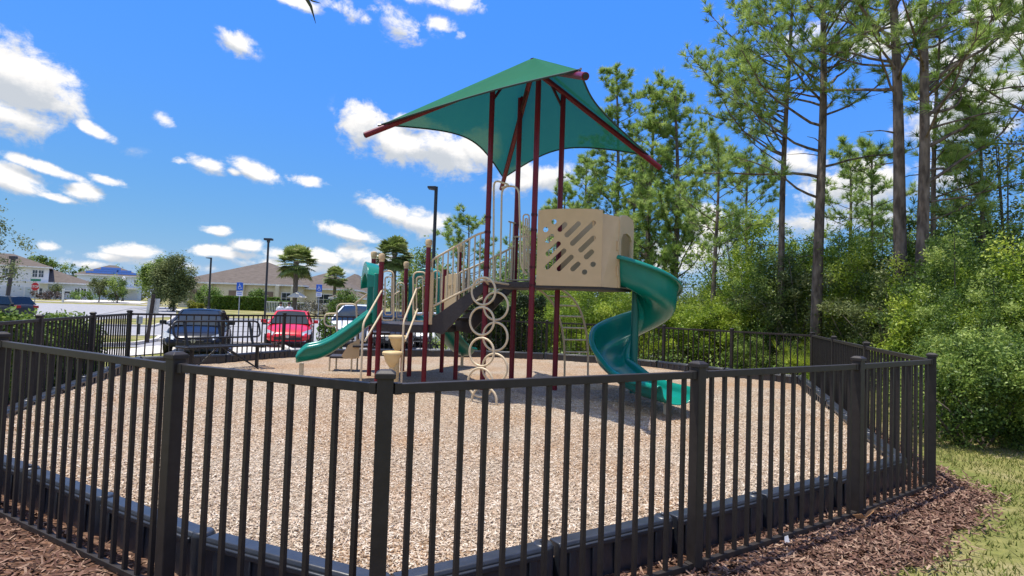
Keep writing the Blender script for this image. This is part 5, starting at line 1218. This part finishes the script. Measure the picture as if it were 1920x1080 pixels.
pine(gpt(1842, 14.5), 7.0, .10, 'young pine with drooping bright tufts near the right edge', crown=.35, limb=2.0, nl=24, seed=18, dens=1, tl=.3, azr=(2, 4))
pine(gpt(1935, 13), 10, .13, 'pine standing partly outside the right edge', crown=.5, limb=2.8, nl=26, seed=19, dens=.9, tl=.3)

# --- thicket: shrubs copied from a few kinds
def shrub_kind(seed, m, W, Hh, leaf, nleaf, ncl, asp, clr=.22, stems=12, stemm=None):
    rs = np.random.default_rng(seed); o = empty('shrub', (0, 0, 0))
    p, i, tn, c = clump_cloud(nleaf, ncl, clr, (W, W, Hh/2), seed, .25); p[:, 2] += Hh/2; c = c+np.array([0, 0, Hh/2]); k = p[:, 2] > .02; p = p[k]; i = i[k]
    V_, F_ = leaves(p, leaf, asp, .4); np_obj('foliage', V_, F_, m, o, att=np.repeat(np.clip(tn[i]+rs.normal(0, .17, len(i)), 0, 1), 4))
    mb = MB()
    for k in range(stems):
        e = Vector(c[rs.integers(0, len(c))]); b = Vector((rs.normal(0, .15), rs.normal(0, .15), -.1)); m_ = b.lerp(e, .5)+Vector((rs.normal(0, .1), rs.normal(0, .1), .1)); mb.tube([b, m_, e], [.022, .014, .006], 5, cap=False)
    mb.build('stems', stemm or bark_g, o, smooth=True); return o
kinds = [shrub_kind(31, leafA, 1.25, 3.3, .075, 15000, 75, .42), shrub_kind(32, leafB, 1.3, 3.6, .07, 15000, 80, .4), shrub_kind(33, leafA, 1.1, 2.2, .07, 14000, 60, .5),
         shrub_kind(34, leafB, 1.0, 1.7, .06, 13000, 50, .5), shrub_kind(35, leafA, 1.3, 4.2, .085, 13000, 95, .35, clr=.24), shrub_kind(36, leafO, 1.2, 3.0, .08, 9000, 70, .4, stemm=twig_m, stems=24)]
desc = ['bright green', 'mid green', 'low bright green', 'low dark green', 'tall feathery bright', 'thin olive pale-twigged']
# (kind, px, distance, scale, width scale)
SH = [(3, 1812, 7.6, .85, 1.0), (3, 1890, 8.0, .9, .9), (3, 1950, 7.2, .8, .9), (3, 1778, 8.6, .8, .9), (1, 1850, 9.2, .62, 1.1), (1, 1905, 10, .9, 1), (1, 1800, 10.6, .95, 1), (0, 1980, 9.5, 1, 1),
      (2, 1755, 10.6, 1.0, .9), (0, 1850, 12, 1.05, 1), (4, 1910, 12.6, .95, 1), (1, 1790, 13.2, 1.0, 1), (0, 1745, 12.4, 1.0, .9), (1, 1710, 14.4, 1.1, 1), (5, 1668, 13.6, 1.05, .9), (0, 1655, 15, 1.1, 1),
      (4, 1615, 15.5, 1.0, 1), (5, 1590, 15.6, 1.1, 1.1), (4, 1558, 17.6, 1.1, 1), (5, 1500, 17.6, 1.2, 1.1), (4, 1490, 19.2, 1.1, 1), (1, 1430, 18.0, 1.05, 1), (5, 1440, 19, 1.15, 1), (4, 1398, 18.8, .95, 1), (0, 1370, 19.5, .8, 1),
      (2, 1335, 19, .9, 1.1), (2, 1295, 19.5, .95, 1.1), (0, 1250, 21, .75, 1.2), (2, 1215, 19.8, .9, 1.1), (4, 1170, 21.5, .70, 1.2), (2, 1130, 20.2, 1.0, 1.1), (4, 1090, 21.5, .78, 1.2), (0, 1050, 21, .75, 1.1), (4, 1025, 23, .85, 1.2),
      (2, 1000, 20.5, .9, 1.1), (1, 960, 20, .62, 1.1), (3, 925, 19.4, 1.15, 1.1), (3, 890, 19.8, 1.1, 1.1), (1, 860, 24, .6, 1), (4, 1310, 26, .75, 1.2), (1, 1265, 25, .8, 1.2), (4, 1210, 26, .95, 1.3), (1, 1150, 27, .95, 1.3), (4, 1100, 27, 1.0, 1.3), (1, 1050, 28, 1.0, 1.3), (4, 1360, 24, .85, 1.2), (1, 1420, 24, 1.0, 1.2),
      (1, 1520, 21, 1.1, 1.1), (1, 1620, 20, 1.15, 1.1), (1, 1690, 18.5, 1.15, 1.1), (4, 1770, 17, 1.15, 1.1), (4, 1850, 16, 1.2, 1.1), (0, 1930, 15, 1.15, 1.1), (3, 1722, 15.2, .9, 1), (3, 1640, 13.9, .75, .9), (3, 1575, 14.9, .6, 1), (3, 1495, 15.6, .55, 1), (3, 1405, 16.6, .6, 1)]
first = {}
def side(px):
    if px < 1000: return 'behind the fence left of the tower'
    if px < 1120: return 'seen behind the arch ladder'
    if px < 1300: return 'beyond the spiral slide'
    if px < 1480: return 'beyond the right back fence'
    if px < 1700: return 'behind the right fence corner'
    return 'at the right woods edge'
for n_, (k, px, d, s, ws) in enumerate(SH):
    if k not in first: o = kinds[k]; first[k] = 1
    else: o = copy_tree(kinds[k])
    x, y, z = gpt(px, d); o.location = (x, y, z-.03); o.rotation_euler = (0, 0, (n_*2.4) % 6.28); o.scale = (s*ws, s*ws, s)
    same = sorted([q for q in SH if q[0] == k and side(q[1]) == side(px)], key=lambda q: q[1]); rk = same.index((k, px, d, s, ws)); m_ = len(same)
    w = '' if m_ == 1 else (', leftmost' if rk == 0 else ', rightmost' if rk == m_-1 else ', '+('second', 'third', 'fourth', 'fifth', 'sixth')[rk-1]+' from left')
    tag(o, desc[k]+' shrub '+side(px)+w, 'shrub', 'shrubs of the thicket beyond the fence')
# dense low growth and far woods as masses
def mass(name, label, cat, n, region, zf, size, m, up=.4):
    (x0, x1), (y0, y1) = region; X = rng.uniform(x0, x1, n); Y = rng.uniform(y0, y1, n); k = zf(X, Y) > .05; X, Y = X[k], Y[k]; h = zf(X, Y)
    Z = gz(X, Y)+h*rng.random(len(X))**.7; V_, F_ = leaves(np.stack([X, Y, Z], 1), size, .5, up)
    o = np_obj(name, V_, F_, m, att=leaf_tint(len(X), .4+.3*wnz(X*1.3, Y*1.1)[:len(X)] if False else .45, .25)); tag(o, label, cat, kind='stuff')
def zf1(X, Y):
    # band of the woods: outside the fence on the right and back right
    d, ins = seg_dist(X, Y, FENCE); e = np.where(ins, 0, d)
    right = sstep(.4, 1.5, X-(5.6+.10*(Y-8))-(Y < 8)*(0)) * sstep(7.2, 8.4, Y+.25*(X-6))
    back = (Y > 16.5)*(X > 0)*sstep(1.2, 2.2, e)
    w = np.where(Y > 13.5, np.maximum(back, sstep(1.2, 2.4, e)*(X > 4)), right*(e > 1.2))
    return w*(.45+.55*wnz(X*1.7, Y*1.7))*(1+.06*np.clip(Y-14, 0, 20))
mass('undergrowth', 'tangled low green undergrowth at the foot of the woods beyond the fence', 'undergrowth', 110000, ((0, 26), (7, 34)), zf1, .11, leafB)
def zf2(X, Y): return (1.8+1.6*wnz(X*.25, Y*.3)+1.2*wnz(X*.7, 0*Y)+.02*(Y-45))*1.0
mass('distant_woods', 'distant line of dark green woods beyond the playground', 'woods', 70000, ((-4, 75), (46, 66)), lambda X, Y: zf2(X, Y)*1.1, .5, leafO)
def zf3(X, Y): return 6.6+2.2*wnz(X*.10, Y*.1)+1.6*wnz(X*.31, 0*Y+3)
mass('far_tree_line', 'far tree line showing over the house roofs', 'trees', 26000, ((-330, 10), (185, 215)), zf3, 1.3, leafO)

# back hedge bits, left hedge, clubhouse hedge
def hedge(name, label, pts, w, h, m, n, leaf, cat='hedge', group=None, rough=.12):
    P_ = np.array([(p[0], p[1]) for p in pts]); sl = np.hypot(*(P_[1:]-P_[:-1]).T); cum = np.concatenate([[0], np.cumsum(sl)]); s = rng.uniform(0, cum[-1], n)
    i = np.clip(np.searchsorted(cum, s)-1, 0, len(sl)-1); t = (s-cum[i])/sl[i]; b = P_[i]*(1-t[:, None])+P_[i+1]*t[:, None]; dv = (P_[i+1]-P_[i])/sl[i][:, None]; nn = np.stack([-dv[:, 1], dv[:, 0]], 1)
    # mostly on the surface shell
    hh = h*(1+rough*np.sin(s*3.1+1)+rough*.6*np.sin(s*7.7)); a = rng.uniform(-1, 1, n); z = rng.random(n); sh = rng.random(n)
    a = np.where(sh < .35, np.sign(a), a); z = np.where((sh >= .35) & (sh < .7), 1, z); XY = b+nn*(a*w/2*(1+rng.normal(0, rough*.7, n)))[:, None]
    Z = gz(XY[:, 0], XY[:, 1])+hh*z*(1+rng.normal(0, rough*.4, n)); V_, F_ = leaves(np.stack([XY[:, 0], XY[:, 1], Z], 1), leaf, .55, .5)
    c = pts[len(pts)//2]; o = empty(name, (c[0], c[1], gz1(c[0], c[1])), label, cat, group); np_obj('foliage', V_, F_, m, o, att=leaf_tint(n, .5, .25))
    mb = MB()
    for k in range(int(cum[-1]/.35)):
        s0_ = k*.35+.1; j = min(np.searchsorted(cum, s0_)-1, len(sl)-1) if s0_ > 0 else 0; j = max(0, j); q = P_[j]+(P_[j+1]-P_[j])*((s0_-cum[j])/sl[j]); z0 = gz1(q[0], q[1])
        for e in range(3): mb.tube([(q[0], q[1], z0-.05), (q[0]+random.uniform(-.15, .15), q[1]+random.uniform(-w/3, w/3), z0+h*.85)], .012 if h < 1.5 else .03, 4, cap=False)
    mb.build('stems', bark_g, o); return o
hedge('hedge', 'leafy green hedge right outside the left stretch of fence', [(-7.25, 7.8), (-7.75, 9.3), (-8.35, 11.1)], .8, .98, leafB, 26000, .075, rough=.14)
z = lambda px, d: (AT(px, 570, d).x, d)
hedge('hedge', 'long clipped hedge in front of the clubhouse', [z(404, 80), z(520, 80)], 2.0, 1.8, hedge_m, 12000, .3, rough=.03)
hedge('hedge', 'lower clipped hedge running from the tall lamp toward the palms', [z(505, 76), z(560, 74)], 1.6, 1.35, hedge_m, 5000, .28, rough=.06)
hedge('shrub', 'yellow green low shrub at the left end of the clubhouse hedge', [z(355, 77), z(378, 77)], 1.2, .75, yell_m, 1800, .22, cat='shrub', rough=.2)
hedge('shrub', 'row of leafy plants between the red car and the white vehicle', [tuple(AT(600, 600, 20.2)[:2]), tuple(AT(640, 600, 20.2)[:2])], .5, .8, hedge_m, 1500, .13, cat='shrub', rough=.25)
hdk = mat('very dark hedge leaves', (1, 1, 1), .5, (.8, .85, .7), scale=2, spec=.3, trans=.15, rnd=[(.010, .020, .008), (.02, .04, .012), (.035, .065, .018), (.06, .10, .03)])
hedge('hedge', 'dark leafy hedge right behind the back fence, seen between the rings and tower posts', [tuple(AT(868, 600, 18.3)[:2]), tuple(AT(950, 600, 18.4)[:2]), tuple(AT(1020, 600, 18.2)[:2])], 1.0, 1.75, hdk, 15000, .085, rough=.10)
# broadleaf trees on the left and far side
broad('oak_tree', gpt(324, 66), 6.7, 2.0, 'bushy round-crowned tree left of the clubhouse, nearest of the group', leafO, leaf=.22, nleaf=20000, ncl=70, r0=.13, trunk=.10, seed=51, clr=.7)
broad('oak_tree', gpt(290, 74), 6.9, 1.9, 'darker tree just behind and left of the bushy round tree', leafB, leaf=.24, nleaf=13000, ncl=55, r0=.15, trunk=.12, seed=52, clr=.7)
broad('small_tree', gpt(183, 96), 3.9, 1.6, 'small dark tree with a thin trunk on the lawn before the house with solar panels', leafO, leaf=.24, nleaf=3500, ncl=30, r0=.09, trunk=.3, seed=53, clr=.6)
broad('small_tree', gpt(217, 97), 4.3, 1.7, 'dense egg-shaped dark tree left of the white globe lamp', leafB, leaf=.24, nleaf=4200, ncl=40, r0=.1, trunk=.08, seed=54, clr=.6)
broad('small_tree', gpt(102, 104), 2.6, .9, 'small shrub-like tree by the low grey-blue house', leafO, leaf=.24, nleaf=900, ncl=14, r0=.06, trunk=.25, seed=55, clr=.5)
broad('shrub', gpt(150, 107), 1.5, 2.6, 'dark rounded bushes below the windows of the low house', hedge_m, leaf=.26, nleaf=1800, ncl=20, r0=.05, trunk=.05, seed=56, clr=.5, cat='shrub')
broad('shrub', gpt(82, 101), 1.5, 2.2, 'reddish brown bushes beside the white two-storey house', mat('reddish leaves', (1, 1, 1), .6, (.8, .8, .8), scale=2, rnd=[(.05, .035, .03), (.10, .06, .05), (.14, .10, .07)]), leaf=.26, nleaf=1500, ncl=20, r0=.05, trunk=.05, seed=57, clr=.5, cat='shrub')
broad('shrub', gpt(645, 62), 3.0, 1.7, 'round dark green bush right of the small palm', hedge_m, leaf=.2, nleaf=4500, ncl=40, r0=.06, trunk=.05, seed=58, clr=.55, cat='shrub')
broad('shrub', gpt(388, 82), 3.2, 1.9, 'dark bush at the left end of the clubhouse hedge', hedge_m, leaf=.22, nleaf=4500, ncl=40, r0=.06, trunk=.03, seed=59, clr=.55, cat='shrub')
broad('shrub', gpt(480, 84), 3.0, 1.1, 'small dark tree standing before the clubhouse wall', hedge_m, leaf=.22, nleaf=2200, ncl=22, r0=.06, trunk=.25, seed=60, clr=.5, cat='shrub')
broad('shrub', gpt(592, 66), 1.7, 3.0, 'brownish bushes in front of the pool railing', mat('brownish leaves', (1, 1, 1), .6, (.8, .8, .8), scale=2, rnd=[(.04, .04, .025), (.09, .08, .05), (.15, .13, .08)]), leaf=.2, nleaf=2800, ncl=26, r0=.05, trunk=.05, seed=61, clr=.5, cat='shrub')
broad('tree', gpt(785, 48), 6.6, 2.1, 'dense dark green tree behind the back green hood', leafB, leaf=.22, nleaf=7000, ncl=60, r0=.14, trunk=.15, seed=62, clr=.7)
broad('tree', gpt(835, 46), 4.4, 2.6, 'lower green tree behind the stairs', leafO, leaf=.22, nleaf=6000, ncl=50, r0=.14, trunk=.12, seed=63, clr=.7)
broad('tree', gpt(1010, 34), 6.0, 2.6, 'leafy green tree seen between the tower posts', leafB, leaf=.18, nleaf=9000, ncl=70, r0=.14, trunk=.1, seed=64, clr=.7)
broad('tree', gpt(1105, 33), 6.3, 2.8, 'leafy green tree behind the tan panel', leafB, leaf=.18, nleaf=9000, ncl=70, r0=.14, trunk=.1, seed=65, clr=.7)
broad('tree', gpt(1385, 22), 5.6, 1.9, 'slender leafy tree right of the slender young pine', leafA, leaf=.11, nleaf=9000, ncl=60, r0=.07, trunk=.2, seed=66, clr=.5)
broad('tree', gpt(1890, 15.2), 6.8, 2.0, 'pale leafy tree at the right edge', leafO, leaf=.10, nleaf=11000, ncl=70, r0=.09, trunk=.25, seed=67, clr=.5)
broad('tree', gpt(1285, 40), 4.2, 3.0, 'leafy tree under the low white cloud right of the slide', leafO, leaf=.2, nleaf=6500, ncl=60, r0=.1, trunk=.1, seed=68, clr=.7)
broad('tree', gpt(945, 40), 4.8, 2.4, 'leafy tree behind the rings', leafO, leaf=.2, nleaf=6000, ncl=60, r0=.1, trunk=.1, seed=69, clr=.7)
# pines over the far roofs
for i, (px, d, h) in enumerate(((66, 160, 10.6), (86, 165, 10.0), (120, 170, 9.6), (150, 172, 9.4), (262, 175, 8.6), (210, 175, 9.0))):
    x, y, z_ = gpt(px, d); broad('far_tree', (x, y, z_), h+.8, 2.6, ['flat-topped pine top left over the white house', 'flat-topped pine top between the white house and the low house', 'round dark tree top over the low house', 'dark tree top left of the solar panels', 'dark tree top right of the solar house', 'small tree top above the solar roof'][i], leafB, leaf=.6, nleaf=900, ncl=16, r0=.2, trunk=.72 if i < 2 else .4, seed=70+i, clr=.8, group='tree tops over the far houses')

# --- palms
def palm(px, d, ptop, label, seed, cr=2.0, r0=.2):
    rs = np.random.default_rng(seed); x, y, z0 = gpt(px, d); zt = AT(px, ptop, d).z-cr*.55; o = empty('palm_tree', (x, y, z0), label, 'palm', 'palms by the clubhouse')
    pr = [(r0*1.15, z0-.2), (r0, z0+.4)]+[(r0*(1+.06*(k % 2)), z0+.4+(zt-z0-.4)*k/14) for k in range(15)]+[(r0*1.5, zt+.1), (r0*.8, zt+.3)]
    MB().lathe(pr, (x, y, 0), 10).build('trunk', bark_g, o, smooth=True)
    V_ = []; F_ = []; A_ = []
    for k in range(80):
        az = rs.uniform(0, 2*PI); el = rs.uniform(-.8, 1.4); L = cr*rs.uniform(.55, .72); d0 = Vector((math.cos(az)*math.cos(el), math.sin(az)*math.cos(el), math.sin(el))); b = Vector((x, y, zt)); h = b+d0*L; tn = rs.uniform(.1, .75) if el > -.2 else rs.uniform(.0, .3)
        sd = Vector((-math.sin(az), math.cos(az), 0)); up_ = d0.cross(sd)
        V_ += [b-sd*.02, b+sd*.02, h]; F_.append((len(V_)-3, len(V_)-2, len(V_)-1)); A_ += [tn]*3
        for j in range(18):
            a = (j/17-.5)*PI*1.15; v = (d0*math.cos(a)+sd*math.sin(a)).normalized(); ln = cr*.52*rs.uniform(.8, 1.1); s = v.cross(up_).normalized()*.085; m_ = h+v*ln*.6+Vector((0, 0, -.05*ln)); t_ = h+v*ln+Vector((0, 0, -.2*ln)); n = len(V_)
            V_ += [h-s*.5, h+s*.5, m_+s, m_-s, t_]; F_.append((n, n+1, n+2)); F_.append((n, n+2, n+3)); F_.append((n+3, n+2, n+4)); A_ += [min(1, tn+rs.uniform(-.1, .25))]*5
    np_obj('crown', np.array([tuple(v) for v in V_]), np.array(F_), mat('palm fronds', (1, 1, 1), .5, (.9, .95, .8), scale=1, spec=.4, trans=.25, rnd=[(.10, .10, .04), (.14, .19, .05), (.26, .33, .09), (.42, .45, .18), (.55, .52, .3)]), o, att=A_)
palm(551, 60, 474, 'large cabbage palm right of the tall lamp post', 81, cr=2.05, r0=.24)
palm(625, 85, 509, 'small cabbage palm between the large palm and the green slide hood', 82, cr=1.75, r0=.22)
palm(735, 44, 459, 'cabbage palm partly hidden behind the maroon posts of the lower deck', 83, cr=1.5, r0=.17)

# overhanging twig at the top of the frame and branches at the left edge
c = AT(575, -30, 2.6); mb = MB(); o = empty('overhanging_twig', tuple(c), 'drooping dark green twig tip hanging into the top of the sky', 'twig')
pt = [AT(480, -260, 2.7), AT(540, -90, 2.62), AT(572, -8, 2.6), AT(583, 12, 2.6), AT(587, 26, 2.6), AT(592, 44, 2.6)]
mb.tube(pt, [.02, .014, .010, .007, .004, .001], 6); mb.tube([pt[2], AT(586, 2, 2.62), AT(601, 6, 2.62)], [.006, .004, .001], 5); mb.build('stem', mat('green brown twig', (.05, .06, .015), .7), o, smooth=True)
lv = np.array([tuple(pt[0].lerp(pt[1], random.random())+Vector((random.gauss(0, .05), random.gauss(0, .05), random.gauss(0, .05)))) for _ in range(120)]); V_, F_ = leaves(lv, .05); np_obj('leaves', V_, F_, leafB, o, att=leaf_tint(120, .5))
broad('street_tree', gpt(-80, 26), 6.0, 2.5, 'leafy branches of a tree reaching in at the left edge', leafO, leaf=.12, nleaf=6000, ncl=70, r0=.1, trunk=.30, seed=90, clr=.45)

# saw palmettos and leafy clumps just outside the right fence
def palmetto(px, d, s, label, seed):
    rs = np.random.default_rng(seed); x, y, z0 = gpt(px, d); V_ = []; F_ = []; A_ = []
    for k in range(13):
        az = rs.uniform(0, 2*PI); el = rs.uniform(.5, 1.4); L = s*rs.uniform(.5, 1.0); d0 = Vector((math.cos(az)*math.cos(el), math.sin(az)*math.cos(el), math.sin(el))); b = Vector((x, y, z0)); h = b+d0*L; sd = Vector((-math.sin(az), math.cos(az), 0)); n = len(V_)
        V_ += [b-sd*.008, b+sd*.008, h]; F_.append((n, n+1, n+2)); A_ += [.4]*3
        for j in range(16):
            a = (j/15-.5)*PI*1.1; v = (d0*math.cos(a)+sd*math.sin(a)).normalized(); t_ = h+v*s*.42; q = v.cross(Vector((0, .3, 1))).normalized()*.013; n = len(V_); V_ += [h-q*.4, h+q*.4, t_]; F_.append((n, n+1, n+2)); A_ += [rs.uniform(.4, 1)]*3
    return np_obj('palmetto', np.array([tuple(v) for v in V_]), np.array(F_), leafA, None, att=A_), label
for i, (px, d, s) in enumerate(((1492, 13.9, 1.0), (1515, 13.6, .8), (1902, 7.9, .9), (1885, 9.1, 1.0))):
    o, l = palmetto(px, d, s, ['saw palmetto left of the right fence corner', 'smaller saw palmetto against the right fence corner', 'saw palmetto with bright fan leaves at the right edge', 'taller saw palmetto behind the bright one at the right edge'][i], 95+i); tag(o, l, 'palmetto', 'saw palmettos')
# white scrap caught at the foot of the fence
q = Vector(FENCE[2]); w_ = Vector(FENCE[1]); c = q.lerp(w_, .52); mb = MB(); mb.add([(c.x-.015, c.y-.06, .03), (c.x+.02, c.y-.065, .03), (c.x+.012, c.y-.05, .085), (c.x-.012, c.y-.05, .075), (c.x+.035, c.y-.08, .025)], [(0, 1, 2, 3), (0, 4, 1)]); s_ = mb.build('paper_scrap', whitep); s_.modifiers.new('s', 'SOLIDIFY').thickness = .002; tag(s_, 'small white paper scrap at the foot of the near right fence panel', 'litter')

# dry leaf caught by the near right post
c = Vector(FENCE[2]); mb = MB(); p0 = Vector((c.x-.02, c.y-.09, .03))
mb.add([p0, p0+Vector((.05, -.02, .05)), p0+Vector((.13, -.03, .13)), p0+Vector((.05, .0, .075))], [(0, 1, 2, 3)]).add([p0+Vector((-.02, 0, .01)), p0+Vector((-.08, -.02, .05)), p0+Vector((-.01, -.02, .06)), p0+Vector((.03, 0, .03))], [(0, 1, 2, 3)])
o = mb.build('dry_leaf', mat('dry orange leaf', (.45, .24, .10), .7, (.3, .15, .06), scale=30)); o.modifiers.new('s', 'SOLIDIFY').thickness = .002; tag(o, 'dry orange-brown leaf leaning on the foot of the second post from the right', 'leaf')
